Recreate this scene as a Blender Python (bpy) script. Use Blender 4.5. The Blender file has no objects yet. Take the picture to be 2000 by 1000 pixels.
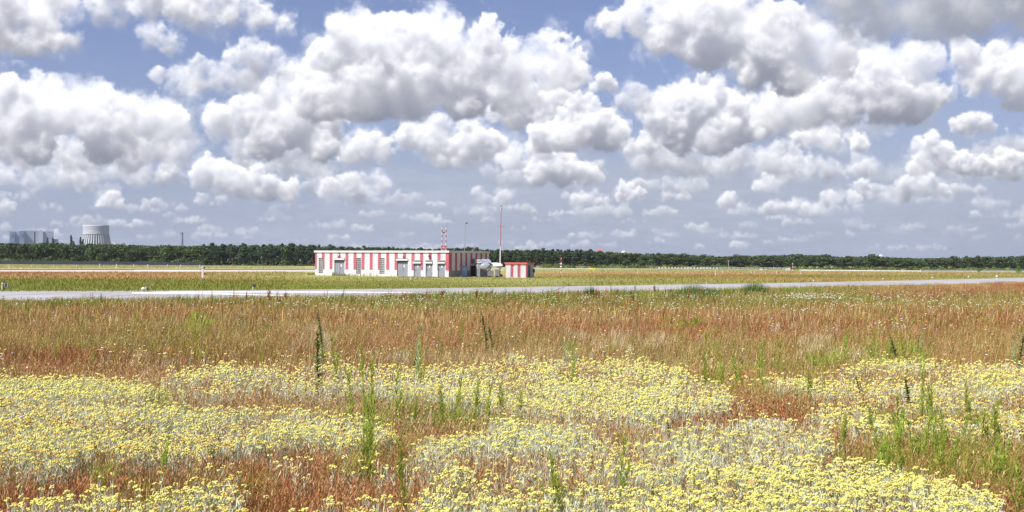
import bpy, math, random
import numpy as np
from mathutils import Matrix, Vector

# ================= camera, sky, sun, exposure =================
scene = bpy.context.scene
COL = scene.collection
EYE = 2.1
PITCH, ROLL = math.atan(12 / 2400.0), .006
cam_d = bpy.data.cameras.new('camera'); cam = bpy.data.objects.new('camera', cam_d); COL.objects.link(cam)
cam_d.sensor_width = 36.0; cam_d.lens = 36.0 * 2400 / 2000
cam_d.clip_start = .1; cam_d.clip_end = 30000
CM = Matrix.Rotation(math.radians(90) + PITCH, 3, 'X') @ Matrix.Rotation(ROLL, 3, 'Z')
cam.matrix_world = Matrix.Translation((0, 0, EYE)) @ CM.to_4x4()
scene.camera = cam
scene.view_settings.view_transform = 'Standard'; scene.view_settings.look = 'None'
scene.view_settings.exposure = 0.55; scene.view_settings.gamma = 1.0
SUN = Vector((-.50, -.42, .76)).normalized()
SUN_STRENGTH = 5.0
sd = bpy.data.lights.new('sun', 'SUN'); sd.energy = SUN_STRENGTH; sd.angle = math.radians(.5); sd.color = (1, .965, .92)
so = bpy.data.objects.new('sun', sd); COL.objects.link(so)
so.rotation_euler = SUN.to_track_quat('Z', 'Y').to_euler()
try:
    scene.cycles.max_bounces = 6; scene.cycles.diffuse_bounces = 3; scene.cycles.transparent_max_bounces = 8
    scene.cycles.volume_bounces = 0
except Exception:
    pass
SKYTINT = (.60, .555, .72)
# ---- CLOUDS: the sky's cumulus, computed as small lit volumes on the sky's angular grid ----
FPX = 2400.0
def _tile(n, lo, p, seed):
    r = np.random.RandomState(seed)
    w = np.fft.rfftn(r.randn(n, n, n).astype(np.float32))
    k = np.fft.fftfreq(n) * n; kz = np.fft.rfftfreq(n) * n
    q = np.sqrt(k[:, None, None]**2 + k[None, :, None]**2 + kz[None, None, :]**2)
    f = np.where(q >= lo, np.maximum(q, 1.0)**(-p), 0.0)
    t = np.fft.irfftn(w * f, s=(n, n, n)).astype(np.float32)
    return t / t.std()
def _smooth(a, b, x):
    t = np.clip((x - a) / (b - a), 0, 1); return t * t * (3 - 2 * t)
def _blur_tile(n, kc, bw, seed):
    r = np.random.RandomState(seed)
    w = np.fft.rfftn(r.randn(n, n, n).astype(np.float32))
    k = np.fft.fftfreq(n) * n; kz = np.fft.rfftfreq(n) * n
    q = np.sqrt(k[:, None, None]**2 + k[None, :, None]**2 + kz[None, None, :]**2)
    t = np.fft.irfftn(w * np.exp(-((q - kc) / bw)**2), s=(n, n, n)).astype(np.float32)
    return t / t.std()
def cloud_image():
    N = 112
    fb = _tile(N, 2, 2.15, 3)
    bil = sum(a * (0.8 - np.abs(_blur_tile(N, kc, kc * .4, s))) for a, kc, s in ((1.0, 6, 5), (.55, 12, 6), (.16, 24, 7)))
    bil = (bil / bil.std()).astype(np.float32)
    VX = 1.6                                   # angular pixels per cell
    A0, A1, E0, E1 = -1120, 1120, -40, 660
    W, H = int((A1 - A0) / VX), int((E1 - E0) / VX)
    img = np.zeros((H, W, 3), np.float32); alp = np.zeros((H, W), np.float32)   # premultiplied, row 0 = lowest
    L = np.array([-.28, .86, .36]); L /= np.linalg.norm(L)
    def over(x0, y0, c, a):
        h, w = a.shape
        xa, xb, ya, yb = max(x0, 0), min(x0 + w, W), max(y0, 0), min(y0 + h, H)
        if xa >= xb or ya >= yb: return
        c = c[ya - y0:yb - y0, xa - x0:xb - x0]; a = a[ya - y0:yb - y0, xa - x0:xb - x0]
        img[ya:yb, xa:xb] = c + img[ya:yb, xa:xb] * (1 - a[..., None])
        alp[ya:yb, xa:xb] = a + alp[ya:yb, xa:xb] * (1 - a)
    def sky2ang(px, py):
        u = px - 1000.0; v = (512 + .006 * u) - py
        return FPX * math.atan(u / FPX), FPX * math.atan(v / FPX * math.cos(math.atan(u / FPX)))
    def haze(e):                                # how far the air has veiled a cloud standing e above the horizon
        return .02 + .52 * math.exp(-max(e, 0) / 70.0)
    def cloud(blobs, base, veil=0, soft=.5, dens=1.0, dark=0.0, seed=0, kids=1.0, flat=1.0):
        r = random.Random(seed * 77 + 5)
        S = []
        pts = [(sky2ang(x, y), rr) for x, y, rr in blobs]
        by = sky2ang(blobs[0][0], base)[1]
        for (cx, cy), rr in pts:
            S.append((cx, cy, r.uniform(-.3, .3) * rr, rr * .86))
            for _ in range(int(9 * kids)):
                th = r.uniform(-.35, math.pi + .35); ph = r.uniform(-.9, .9)
                d = (math.cos(th) * math.cos(ph), math.sin(th) * math.cos(ph), math.sin(ph))
                k = r.uniform(.26, .5); m = .80
                c1 = (cx + d[0] * rr * m, cy + d[1] * rr * m, d[2] * rr * m); r1 = rr * k
                S.append((*c1, r1))
                if r1 > 9:
                    for _ in range(int(6 * kids)):
                        th2 = r.uniform(-.3, math.pi + .3); ph2 = r.uniform(-1, 1)
                        d2 = (math.cos(th2) * math.cos(ph2), math.sin(th2) * math.cos(ph2), math.sin(ph2))
                        k2 = r.uniform(.25, .5)
                        S.append((c1[0] + d2[0] * r1 * .88, c1[1] + d2[1] * r1 * .88, c1[2] + d2[2] * r1 * .88, r1 * k2))
        S = np.array(S) / VX
        by /= VX; pad = 9; R = float(np.median([p[1] for p in pts])) / VX; mg = int(4 + .22 * R * (1 + soft))
        x0 = int((S[:, 0] - S[:, 3]).min()) - pad; x1 = int((S[:, 0] + S[:, 3]).max()) + pad
        y0 = int(max(by - 9, (S[:, 1] - S[:, 3]).min() - pad)); y1 = int((S[:, 1] + S[:, 3]).max()) + pad
        zr = int(max(-(S[:, 2] - S[:, 3]).min(), (S[:, 2] + S[:, 3]).max())) + pad
        nx, ny, nz = x1 - x0, y1 - y0, 2 * zr
        D = np.full((ny, nx, nz), -99., np.float32)
        for cx, cy, cz, rr in S:
            a, b = max(int(cx - rr - x0) - mg, 0), min(int(cx + rr - x0) + mg + 2, nx)
            c, d = max(int(cy - rr - y0) - mg, 0), min(int(cy + rr - y0) + mg + 2, ny)
            e, f = max(int(cz - rr + zr) - mg, 0), min(int(cz + rr + zr) + mg + 2, nz)
            if a >= b or c >= d or e >= f: continue
            X = (np.arange(a, b) + x0 - cx)[None, :, None]; Y = (np.arange(c, d) + y0 - cy)[:, None, None]; Z = (np.arange(e, f) - zr - cz)[None, None, :]
            q = rr - np.sqrt(X * X + Y * Y + Z * Z)
            np.maximum(D[c:d, a:b, e:f], q.astype(np.float32), out=D[c:d, a:b, e:f])
        o = [r.randrange(N) for _ in range(6)]
        iy = (np.arange(ny) + o[0]) % N; ix = (np.arange(nx) + o[1]) % N; iz = (np.arange(nz) + o[2]) % N
        D += fb[np.ix_(iy, ix, iz)] * (.055 * R + .35) * (1 + 1.3 * soft) + bil[np.ix_((iy + 31) % N, (ix + 17) % N, iz)] * (.028 * R + .6)
        yy = np.arange(ny)[:, None, None] + y0 - by
        wob = fb[np.ix_([3], (ix + 40) % N, iz)] * 2.0
        D = np.minimum(D, (yy + wob * flat) * (.8 if flat > .5 else .35))
        w = .8 + soft * (2.2 + .10 * R)
        D = _smooth(-.4 * w, w, D)
        D *= np.clip(.72 + .38 * fb[np.ix_(((np.arange(ny) + o[3]) // 3) % N, ((np.arange(nx) + o[4]) // 3) % N, ((np.arange(nz) + o[5]) // 3) % N)], .12, 1.3)
        if soft > .7: D *= np.clip(.75 + .45 * fb[np.ix_((iy + 77) % N, (ix + 9) % N, (iz + 50) % N)], .05, 1.4)
        # sunlight: optical depth towards the sun, row by row from the top
        T = np.zeros_like(D); sx, sz = L[0] / L[1], L[2] / L[1]; st = 1 / L[1]
        def shift(a, s, ax):
            i = int(math.floor(s)); fr = s - i
            return np.roll(a, -i, ax) * (1 - fr) + np.roll(a, -i - 1, ax) * fr
        for j in range(ny - 2, -1, -1):
            T[j] = shift(shift(T[j + 1] + D[j + 1] * st, sx, 0), sz, 1)
        sc = 1.0 / max(R, 4) ** .55
        sun = .70 * np.exp(-T * 1.25 * sc) + .30 * np.exp(-T * .19 * sc)
        hgt = np.clip((np.arange(ny) + y0 - by) / max(ny * .75, 8), 0, 1)[:, None, None]
        amb = .60 + .40 * hgt ** .9
        ext = .19 * dens * (12 / max(R, 5)) ** .35
        al = 1 - np.exp(-D * ext)
        fr = al[:, :, ::-1]                       # viewer on +z
        tr = np.cumprod(1 - fr, axis=2); tr = np.concatenate([np.ones_like(tr[:, :, :1]), tr[:, :, :-1]], 2)
        wgt = fr * tr
        s = (wgt * sun[:, :, ::-1]).sum(2); a = wgt.sum(2); m = (wgt * amb).sum(2)
        # light scattered inside the cloud evens out the small lumps; the outline stays sharp
        rb = max(1, int(R * .11))
        def box(q):
            for ax in (0, 1):
                p_ = np.concatenate([np.zeros_like(q[:1]) if ax == 0 else np.zeros_like(q[:, :1])] * (rb + 1) + [q] + [np.zeros_like(q[:1]) if ax == 0 else np.zeros_like(q[:, :1])] * rb, ax)
                c_ = np.cumsum(p_, ax, dtype=np.float64); m2 = 2 * rb + 1
                q = (c_[m2:] - c_[:-m2]) if ax == 0 else (c_[:, m2:] - c_[:, :-m2])
                q = q / m2
            return q
        ab = box(box(a)); s = .38 * s + .62 * a * box(box(s)) / np.maximum(ab, 1e-4)
        s = np.minimum(s, a); s = a * np.clip((s / np.maximum(a, 1e-5) - .30) * 1.22 + .30, 0, 1)
        sunc = np.array([1.04, 1.01, .95]); ambc = np.array([.41, .43, .53])
        col = (s[..., None] * sunc + m[..., None] * ambc) * (1 - dark)
        hz = min(haze((by + ny * .25) * VX) + veil, .93)
        hc = np.array([.465, .51, .625])
        col = col * (1 - hz) + hc * a[..., None] * hz
        a2 = a
        over(x0 - int(A0 / VX), y0 - int(E0 / VX), col.astype(np.float32), a2.astype(np.float32))
    # thin high veil and a grey bank low down
    rs = np.random.RandomState(12)
    def fbm2(h, w, sxx, syy, seed, p=1.5):
        q = np.random.RandomState(seed); wn = np.fft.rfft2(q.randn(h, w))
        kk = np.sqrt((np.fft.fftfreq(h)[:, None] * syy)**2 + (np.fft.rfftfreq(w)[None, :] * sxx)**2) + 1e-3
        t = np.fft.irfft2(wn * kk**(-p), s=(h, w)); t -= t.mean(); return t / t.std()
    el = (np.arange(H) * VX + E0)[:, None]
    v1 = fbm2(H, W, 700, 220, 1); v2 = fbm2(H, W, 900, 160, 2, 1.3)
    a = .70 * _smooth(-.9, 1.6, v1 + .2) * np.exp(-((el - 150) / 130.)**2) + .12 * _smooth(0, 2, v2)
    a = np.clip(a + .55 * np.exp(-np.maximum(el, 0) / 55.) * (.8 + .2 * v2), 0, .9)
    v3 = fbm2(H, W, 500, 130, 5, 1.1)
    vc = np.array([.47, .515, .625])[None, None] * (1 + (.08 * v2 + .06 * v3)[..., None] * np.exp(-np.maximum(el, 0)[..., None] / 200.))
    img += (vc * a[..., None]).astype(np.float32); alp += a.astype(np.float32)
    rr_ = random.Random(4)
    # far cumulus low over the horizon and pale banks behind the great ones
    for nn, ya, yb, s0, s1, sf, dn, dk, sd_ in ((60, 455, 488, 5, 9, .7, .5, .0, 100), (50, 415, 462, 7, 12, .6, .5, .0, 200), (30, 368, 425, 11, 20, .7, .45, .0, 300), (15, 300, 375, 24, 38, .9, .4, .04, 400), (7, 210, 300, 34, 55, 1.0, .35, .06, 500)):
        for i in range(nn):
            x = (i + rr_.uniform(.1, .9)) / nn * 2300 - 150; y = rr_.uniform(ya, yb); q = rr_.uniform(s0, s1); n = rr_.randint(3, 6)
            cloud([(x + (k - n / 2) * q * 1.1, y + rr_.uniform(-.3, .25) * q, q * rr_.uniform(.5, 1)) for k in range(n)], y + q * .6, soft=sf * rr_.uniform(.5, 1.1), dens=dn * rr_.uniform(.5, 1.5), dark=dk + rr_.uniform(-.04, .08), seed=sd_ + i, kids=.7, veil=.10)
    for i, (bl, base, kw) in enumerate(CLOUDS):
        k2 = dict(kw); k2.update(soft=1.9, dens=.20, kids=.5, veil=k2.get('veil', 0) + .08)      # torn thin cloud round the solid one
        cloud([(x + rr_.uniform(-.35, .35) * r, y + rr_.uniform(-.2, .3) * r, r * rr_.uniform(.8, 1.3)) for x, y, r in bl], base + 6, seed=i + 900, **k2)
        cloud(bl, base, seed=i, **kw)
    a = np.clip(alp, 0, 1)
    out = np.zeros((H, W, 4), np.float32)
    out[..., :3] = img / np.maximum(a, 1e-3)[..., None]; out[..., 3] = a
    return out
SF = dict(soft=1.0, dens=.55)
CLOUDS = [
 ([(15,345,22),(60,350,28),(110,345,28),(160,352,25)], 388, SF),
 ([(1280,320,35),(1350,325,40),(1430,320,35),(1500,325,30)], 352, dict(soft=1.1, dens=.4, dark=.12)),
 ([(560,320,30),(610,330,32),(470,300,30)], 350, dict(soft=1.1, dens=.35, dark=.1)),
 ([(320,345,12),(265,348,12),(335,335,9)], 360, SF), ([(212,390,15),(205,400,14),(228,402,13)], 416, {}),
 ([(940,385,18),(975,385,20)], 402, SF), ([(1760,375,25),(1800,372,25),(1735,380,18),(1840,380,18)], 398, SF),
 ([(1500,358,18),(1515,362,14),(1485,365,12)], 380, dict(soft=.6)), ([(1425,395,16),(1410,398,11),(1442,400,10)], 410, dict(soft=.5)),
 ([(1550,402,11),(1575,408,12),(1590,410,9)], 420, {}), ([(1685,362,14),(1688,375,10)], 384, {}),
 ([(1630,388,18),(1660,388,14),(1610,390,12)], 402, {}), ([(1150,390,22),(1130,393,16),(1180,393,14)], 406, SF),
 ([(1225,380,20),(1210,385,15),(1245,378,14)], 405, dict(soft=.3)),
 ([(650,375,25),(690,370,35),(735,365,25),(640,385,20)], 403, dict(soft=.8, dens=.7, dark=.06)),
 ([(410,330,25),(400,350,30),(440,350,35),(480,360,35),(520,370,30),(560,375,25)], 394, dict(soft=.4)),
 ([(1000,310,30),(1050,325,38),(1100,335,35),(1140,345,25),(980,300,20)], 370, dict(soft=.4)),
 ([(1815,295,28),(1840,310,28),(1880,320,25),(1920,325,25),(1960,320,25),(1985,315,18),(1800,310,20),(1790,330,20)], 352, dict(soft=.35)),
 ([(1580,275,25),(1620,278,28),(1670,280,22),(1560,270,15)], 299, {}),
 ([(715,285,28),(680,300,30),(745,300,28)], 327, dict(soft=.4)),
 ([(800,270,32),(850,275,40),(910,285,40),(950,290,30),(870,310,30)], 334, dict(soft=.7)),
 ([(50,305,34),(150,308,36),(250,312,32),(340,300,34)], 338, dict(soft=1.1, dens=.5)),
 ([(1300,215,40),(1350,210,45),(1400,210,45),(1440,205,30),(1320,260,50),(1400,265,50),(1270,280,30),(1460,250,40),(1230,290,18)], 312, dict(soft=.5)),
 ([(1370,160,17)], 176, dict(soft=.1)), ([(1890,248,22),(1915,250,20),(1870,245,14)], 275, dict(soft=.7)),
 ([(1235,190,32),(1260,205,28),(1225,165,18)], 230, dict(soft=1.1, dens=.4)), ([(1175,165,20),(1160,170,14),(1190,170,14)], 184, dict(soft=.5)),
 ([(430,240,35),(490,225,45),(560,230,60),(620,270,50),(520,270,50),(450,250,30),(590,160,40),(540,200,40)], 318, dict(soft=.5)),
 ([(370,160,35),(420,155,32),(480,165,35),(500,115,35),(460,110,25),(540,140,30),(310,150,12)], 192, dict(soft=.9, dens=.6)),
 ([(40,225,60),(110,215,58),(180,228,60),(250,250,50),(320,240,48),(60,280,50),(200,280,45),(300,285,40),(-40,240,60),(-110,220,60)], 322, dict(soft=.4)),
 ([(1000,215,45),(1060,220,40),(960,220,30),(1090,200,30)], 262, dict(soft=.5)),
 ([(1140,250,48),(1180,265,40),(1100,270,40),(1060,275,35)], 300, dict(soft=.3)),
 ([(700,95,66),(650,115,42),(760,100,60),(840,90,62),(850,60,42),(905,140,60),(945,78,34),(945,110,38),(1000,140,55),(1080,130,56),(1110,150,36),(700,180,80),(800,180,70),(620,190,60),(900,185,58),(1000,185,50)], 238, dict(soft=.35)),
 ([(1700,150,55),(1760,150,55),(1800,132,34),(1740,190,60),(1810,190,33),(1640,200,55),(1580,210,55),(1520,215,50),(1790,215,38)], 250, dict(soft=.4)),
 ([(1190,50,26),(1240,40,33),(1290,30,45),(1300,70,42),(1370,30,60),(1440,50,60),(1380,90,52),(1500,80,66),(1570,100,58),(1620,110,52),(1470,120,52),(1550,145,56),(1280,90,20)], 196, dict(soft=.4)),
 ([(1880,110,28),(1910,150,36),(1960,140,48),(2000,160,52),(1990,220,25),(2050,130,60),(2090,170,60)], 222, dict(soft=.6)),
 ([(300,70,28),(320,85,22),(285,60,18)], 112, dict(soft=1.1, dens=.5)),
 ([(0,70,50),(60,75,42),(110,75,26),(20,20,40),(80,30,50),(-60,40,60)], 108, dict(soft=1.4, dens=.8)),
 ([(200,-5,40),(280,0,42),(360,10,44),(430,22,44),(500,38,30),(545,50,16),(100,-15,40),(320,-10,40),(420,0,40)], 74, dict(soft=1.5, dens=.75)),
 ([(1590,0,45),(1700,0,80),(1800,10,80),(1900,5,85),(2000,10,85),(2090,0,90),(1650,30,40)], 92, dict(soft=1.7, dens=.8, dark=.30, flat=.2, veil=.35)),
]
world = bpy.data.worlds.new('World'); scene.world = world; world.use_nodes = True
nt = world.node_tree; nt.nodes.clear(); N_ = nt.nodes.new; LK = nt.links.new
ci = cloud_image(); _h, _w = ci.shape[:2]
cimg = bpy.data.images.new('cloud_field', _w, _h, alpha=True, float_buffer=True)
cimg.colorspace_settings.name = 'Non-Color'; cimg.alpha_mode = 'CHANNEL_PACKED'
cimg.pixels.foreach_set(np.ascontiguousarray(ci).ravel()); cimg.update(); cimg.pack()
tc = N_('ShaderNodeTexCoord'); sx_ = N_('ShaderNodeSeparateXYZ'); LK(tc.outputs['Generated'], sx_.inputs[0])
def M_(op, a, b=None):
    n = N_('ShaderNodeMath'); n.operation = op
    for i, v in enumerate((a, b)):
        if v is None: continue
        if isinstance(v, (int, float)): n.inputs[i].default_value = v
        else: LK(v, n.inputs[i])
    return n.outputs[0]
X_, Y_, Z_ = sx_.outputs
az = M_('ARCTAN2', X_, Y_)
hy = M_('SQRT', M_('ADD', M_('MULTIPLY', X_, X_), M_('MULTIPLY', Y_, Y_)))
el = M_('MAXIMUM', M_('ARCTAN2', Z_, hy), 0.0)
uu = M_('DIVIDE', M_('ADD', M_('MULTIPLY', az, 2400.0), 1120.0), 2240.0)
vv = M_('DIVIDE', M_('ADD', M_('MULTIPLY', el, 2400.0), 40.0), 700.0)
cx_ = N_('ShaderNodeCombineXYZ'); LK(uu, cx_.inputs[0]); LK(vv, cx_.inputs[1])
ti = N_('ShaderNodeTexImage'); ti.image = cimg; ti.extension = 'MIRROR'; ti.interpolation = 'Cubic'; LK(cx_.outputs[0], ti.inputs[0])
sk = N_('ShaderNodeTexSky'); sk.sky_type = 'NISHITA'; sk.sun_disc = False
sk.sun_elevation = math.asin(SUN.z); sk.sun_rotation = math.atan2(SUN.x, SUN.y); sk.air_density = 1.0; sk.dust_density = .6; sk.ozone_density = 2.0
SKY_STRENGTH = .10
tint = N_('ShaderNodeMix'); tint.data_type = 'RGBA'; tint.blend_type = 'MULTIPLY'; tint.inputs[0].default_value = 1
LK(sk.outputs[0], tint.inputs[6]); tint.inputs[7].default_value = (SKYTINT[0], SKYTINT[1], SKYTINT[2], 1)
# low sky is veiled by distant air: blend to a pale grey blue near the horizon
hz_ = M_('POWER', 2.718, M_('MULTIPLY', el, -2400 / 260.0))
hm = N_('ShaderNodeMix'); hm.data_type = 'RGBA'; LK(M_('MULTIPLY', hz_, .9), hm.inputs[0]); LK(tint.outputs[2], hm.inputs[6])
hm.inputs[7].default_value = (.245 / SKY_STRENGTH, .293 / SKY_STRENGTH, .425 / SKY_STRENGTH, 1)
cs = N_('ShaderNodeVectorMath'); cs.operation = 'SCALE'; LK(ti.outputs[0], cs.inputs[0]); cs.inputs[3].default_value = .70 / SKY_STRENGTH
mx = N_('ShaderNodeMix'); mx.data_type = 'RGBA'; fall = N_('ShaderNodeMapRange'); LK(el, fall.inputs[0]); fall.inputs[1].default_value = .27; fall.inputs[2].default_value = .5; fall.inputs[3].default_value = 1; fall.inputs[4].default_value = .25   # cloud overhead, out of view, is thinned to cut fill light on the meadow
LK(M_('MULTIPLY', ti.outputs[1], fall.outputs[0]), mx.inputs[0]); LK(hm.outputs[2], mx.inputs[6]); LK(cs.outputs[0], mx.inputs[7])
bg = N_('ShaderNodeBackground'); bg.inputs[1].default_value = SKY_STRENGTH; LK(mx.outputs[2], bg.inputs[0])
wo = N_('ShaderNodeOutputWorld'); LK(bg.outputs[0], wo.inputs[0])
try:
    world.cycles.sampling_method = 'MANUAL'; world.cycles.sample_map_resolution = 512
except Exception:
    pass
# ================= helpers =================
def ray(px, py):
    return CM @ Vector(((px - 1000) / 2400, (500 - py) / 2400, -1))
def hor(px): return 512 + .006 * (px - 1000)
def gnd(px, py, z=0.0):                       # a point of the photograph on the ground
    d = ray(px, py); t = (z - EYE) / d.z
    return Vector((d.x * t, d.y * t, z))
def at(px, Y, py=None):                       # the point seen at px on the plane y = Y; its height from py
    d = ray(px, hor(px) if py is None else py); t = Y / d.y
    return Vector((d.x * t, Y, EYE + d.z * t))
def hgt(px, py, Y): return at(px, Y, py).z
MI = np.array(CM.transposed())
def proj(x, y, z):
    x, y, z = np.broadcast_arrays(x, y, z)
    p = MI @ np.stack([x.ravel(), y.ravel(), (z - EYE).ravel()]).astype(float)
    w = np.where(p[2] < -.05, -p[2], .05)
    return (1000 + 2400 * p[0] / w).reshape(x.shape), (500 - 2400 * p[1] / w).reshape(x.shape)
class MB:                                     # one mesh: boxes, tubes, lathes, faces
    def __init__(s): s.v = []; s.f = []; s.m = []
    def add(s, vs, fs, m=0):
        n = len(s.v); s.v += [tuple(v) for v in vs]; s.f += [tuple(i + n for i in f) for f in fs]; s.m += [m] * len(fs); return s
    def box(s, a, b, m=0, rz=0, piv=(0, 0)):
        x0, y0, z0 = a; x1, y1, z1 = b
        vs = [(x0, y0, z0), (x1, y0, z0), (x1, y1, z0), (x0, y1, z0), (x0, y0, z1), (x1, y0, z1), (x1, y1, z1), (x0, y1, z1)]
        if rz:
            c, q = math.cos(rz), math.sin(rz)
            vs = [(piv[0] + (x - piv[0]) * c - (y - piv[1]) * q, piv[1] + (x - piv[0]) * q + (y - piv[1]) * c, z) for x, y, z in vs]
        return s.add(vs, [(0, 3, 2, 1), (4, 5, 6, 7), (0, 1, 5, 4), (1, 2, 6, 5), (2, 3, 7, 6), (3, 0, 4, 7)], m)
    def tube(s, a, b, r0, r1=None, n=10, m=0, caps=True):
        a, b = Vector(a), Vector(b); r1 = r0 if r1 is None else r1
        d = (b - a).normalized(); u = d.orthogonal().normalized(); w = d.cross(u)
        vs = [a + (u * math.cos(t) + w * math.sin(t)) * r0 for t in [2 * math.pi * i / n for i in range(n)]] + \
             [b + (u * math.cos(t) + w * math.sin(t)) * r1 for t in [2 * math.pi * i / n for i in range(n)]]
        fs = [(i, (i + 1) % n, n + (i + 1) % n, n + i) for i in range(n)]
        if caps: fs += [tuple(range(n))[::-1], tuple(range(n, 2 * n))]
        return s.add(vs, fs, m)
    def lathe(s, prof, n=24, c=(0, 0, 0), m=0):
        vs = [(c[0] + r * math.cos(2 * math.pi * i / n), c[1] + r * math.sin(2 * math.pi * i / n), c[2] + z) for r, z in prof for i in range(n)]
        fs = [(k * n + i, k * n + (i + 1) % n, (k + 1) * n + (i + 1) % n, (k + 1) * n + i) for k in range(len(prof) - 1) for i in range(n)]
        if prof[0][0] > 1e-3: fs.append(tuple(range(n))[::-1])
        if prof[-1][0] > 1e-3: fs.append(tuple(range((len(prof) - 1) * n, len(prof) * n)))
        return s.add(vs, fs, m)
    def prism(s, poly, y0, y1, m=0):          # poly in x, z pulled along y
        n = len(poly)
        return s.add([(x, y0, z) for x, z in poly] + [(x, y1, z) for x, z in poly],
                     [tuple(range(n)), tuple(range(n, 2 * n))[::-1]] + [(i, n + i, n + (i + 1) % n, (i + 1) % n) for i in range(n)], m)
    def mesh(s, name, mats, smooth=False, bevel=0):
        me = bpy.data.meshes.new(name); me.from_pydata(s.v, [], s.f)
        for k in (mats if isinstance(mats, (list, tuple)) else [mats]): me.materials.append(k)
        me.polygons.foreach_set('material_index', s.m)
        if smooth: me.polygons.foreach_set('use_smooth', [True] * len(s.f))
        me.update(); return me
    def obj(s, name, mats, parent=None, smooth=False, bevel=0):
        o = bpy.data.objects.new(name, s.mesh(name, mats, smooth)); COL.objects.link(o)
        if parent: o.parent = parent
        if bevel:
            b = o.modifiers.new('bevel', 'BEVEL'); b.width = bevel; b.segments = 2; b.limit_method = 'ANGLE'
        return o
def tag(o, label=None, cat=None, group=None, kind=None):
    for k, v in (('label', label), ('category', cat), ('group', group), ('kind', kind)):
        if v: o[k] = v
    return o
def thing(name, loc, rz=0, label=None, cat=None, group=None):
    o = bpy.data.objects.new(name, None); COL.objects.link(o); o.location = loc; o.rotation_euler = (0, 0, rz); o.empty_display_size = .3
    return tag(o, label, cat, group)
def children(o): return [c for c in COL.objects if c.parent == o]
def copy_thing(o, loc, rz=0, label=None, group=None, sc=None, kids=None):
    r = o.copy(); COL.objects.link(r); r.location = loc; r.rotation_euler = (0, 0, rz)
    if label: r['label'] = label
    if group: r['group'] = group
    if sc: r.scale = sc if hasattr(sc, '__len__') else (sc, sc, sc)
    for ch in (children(o) if kids is None else kids):
        c = ch.copy(); COL.objects.link(c); c.parent = r
    return r
def mat(name, col, rough=.7, var=.12, scale=3.0, metal=0, spec=.3, col2=None, bump=0, coord='Object'):
    m = bpy.data.materials.new(name); m.use_nodes = True; n = m.node_tree.nodes; l = m.node_tree.links
    b = n['Principled BSDF']; b.inputs['Roughness'].default_value = rough; b.inputs['Metallic'].default_value = metal
    b.inputs['Specular IOR Level'].default_value = spec
    t = n.new('ShaderNodeTexCoord'); z = n.new('ShaderNodeTexNoise'); z.inputs['Scale'].default_value = scale; z.inputs['Detail'].default_value = 6
    z.inputs['Roughness'].default_value = .65
    l.new(t.outputs[coord], z.inputs['Vector'])
    r = n.new('ShaderNodeMapRange'); r.inputs[1].default_value = .3; r.inputs[2].default_value = .7
    l.new(z.outputs[0], r.inputs[0])
    x = n.new('ShaderNodeMix'); x.data_type = 'RGBA'; l.new(r.outputs[0], x.inputs[0])
    c2 = col2 or tuple(c * (1 - 2 * var) for c in col)
    x.inputs[6].default_value = (*c2, 1); x.inputs[7].default_value = (*(min(c * (1 + var * .5), 1) for c in col), 1)
    l.new(x.outputs[2], b.inputs['Base Color'])
    if bump:
        q = n.new('ShaderNodeBump'); q.inputs['Strength'].default_value = bump; q.inputs['Distance'].default_value = .02
        l.new(z.outputs[0], q.inputs['Height']); l.new(q.outputs[0], b.inputs['Normal'])
    return m
def vcmat(name, rough=.7, trans=.25, noise=None, rnd=0.0, spec=.2, bump=0):
    m = bpy.data.materials.new(name); m.use_nodes = True; n = m.node_tree.nodes; l = m.node_tree.links
    b = n['Principled BSDF']; b.inputs['Roughness'].default_value = rough; b.inputs['Specular IOR Level'].default_value = spec
    a = n.new('ShaderNodeAttribute'); a.attribute_name = 'col'; c = a.outputs['Color']
    if noise:
        g = n.new('ShaderNodeTexCoord')
        for sc, am in noise:
            z = n.new('ShaderNodeTexNoise'); z.inputs['Scale'].default_value = sc; z.inputs['Detail'].default_value = 5; z.inputs['Roughness'].default_value = .7
            l.new(g.outputs['Object'], z.inputs['Vector'])
            r = n.new('ShaderNodeMapRange'); r.inputs[1].default_value = .3; r.inputs[2].default_value = .7; r.inputs[3].default_value = 1 - am; r.inputs[4].default_value = 1 + am
            l.new(z.outputs[0], r.inputs[0])
            v = n.new('ShaderNodeVectorMath'); v.operation = 'SCALE'; l.new(c, v.inputs[0]); l.new(r.outputs[0], v.inputs[3]); c = v.outputs[0]
            if bump:
                q = n.new('ShaderNodeBump'); q.inputs['Strength'].default_value = bump; q.inputs['Distance'].default_value = .5 / sc
                l.new(z.outputs[0], q.inputs['Height']); l.new(q.outputs[0], b.inputs['Normal']); bump = 0
    if rnd:
        oi = n.new('ShaderNodeObjectInfo')
        r = n.new('ShaderNodeMapRange'); r.inputs[3].default_value = 1 - rnd; r.inputs[4].default_value = 1 + rnd; l.new(oi.outputs['Random'], r.inputs[0])
        h = n.new('ShaderNodeHueSaturation'); l.new(c, h.inputs['Color'])
        v = n.new('ShaderNodeMath'); v.operation = 'MULTIPLY_ADD'; l.new(oi.outputs['Random'], v.inputs[0]); v.inputs[1].default_value = .04; v.inputs[2].default_value = .48
        l.new(v.outputs[0], h.inputs['Hue']); l.new(r.outputs[0], h.inputs['Value']); c = h.outputs[0]
    l.new(c, b.inputs['Base Color'])
    if trans:
        t = n.new('ShaderNodeBsdfTranslucent'); l.new(c, t.inputs[0]); x = n.new('ShaderNodeMixShader'); x.inputs[0].default_value = trans
        l.new(b.outputs[0], x.inputs[1]); l.new(t.outputs[0], x.inputs[2]); l.new(x.outputs[0], n['Material Output'].inputs[0])
    return m
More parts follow.
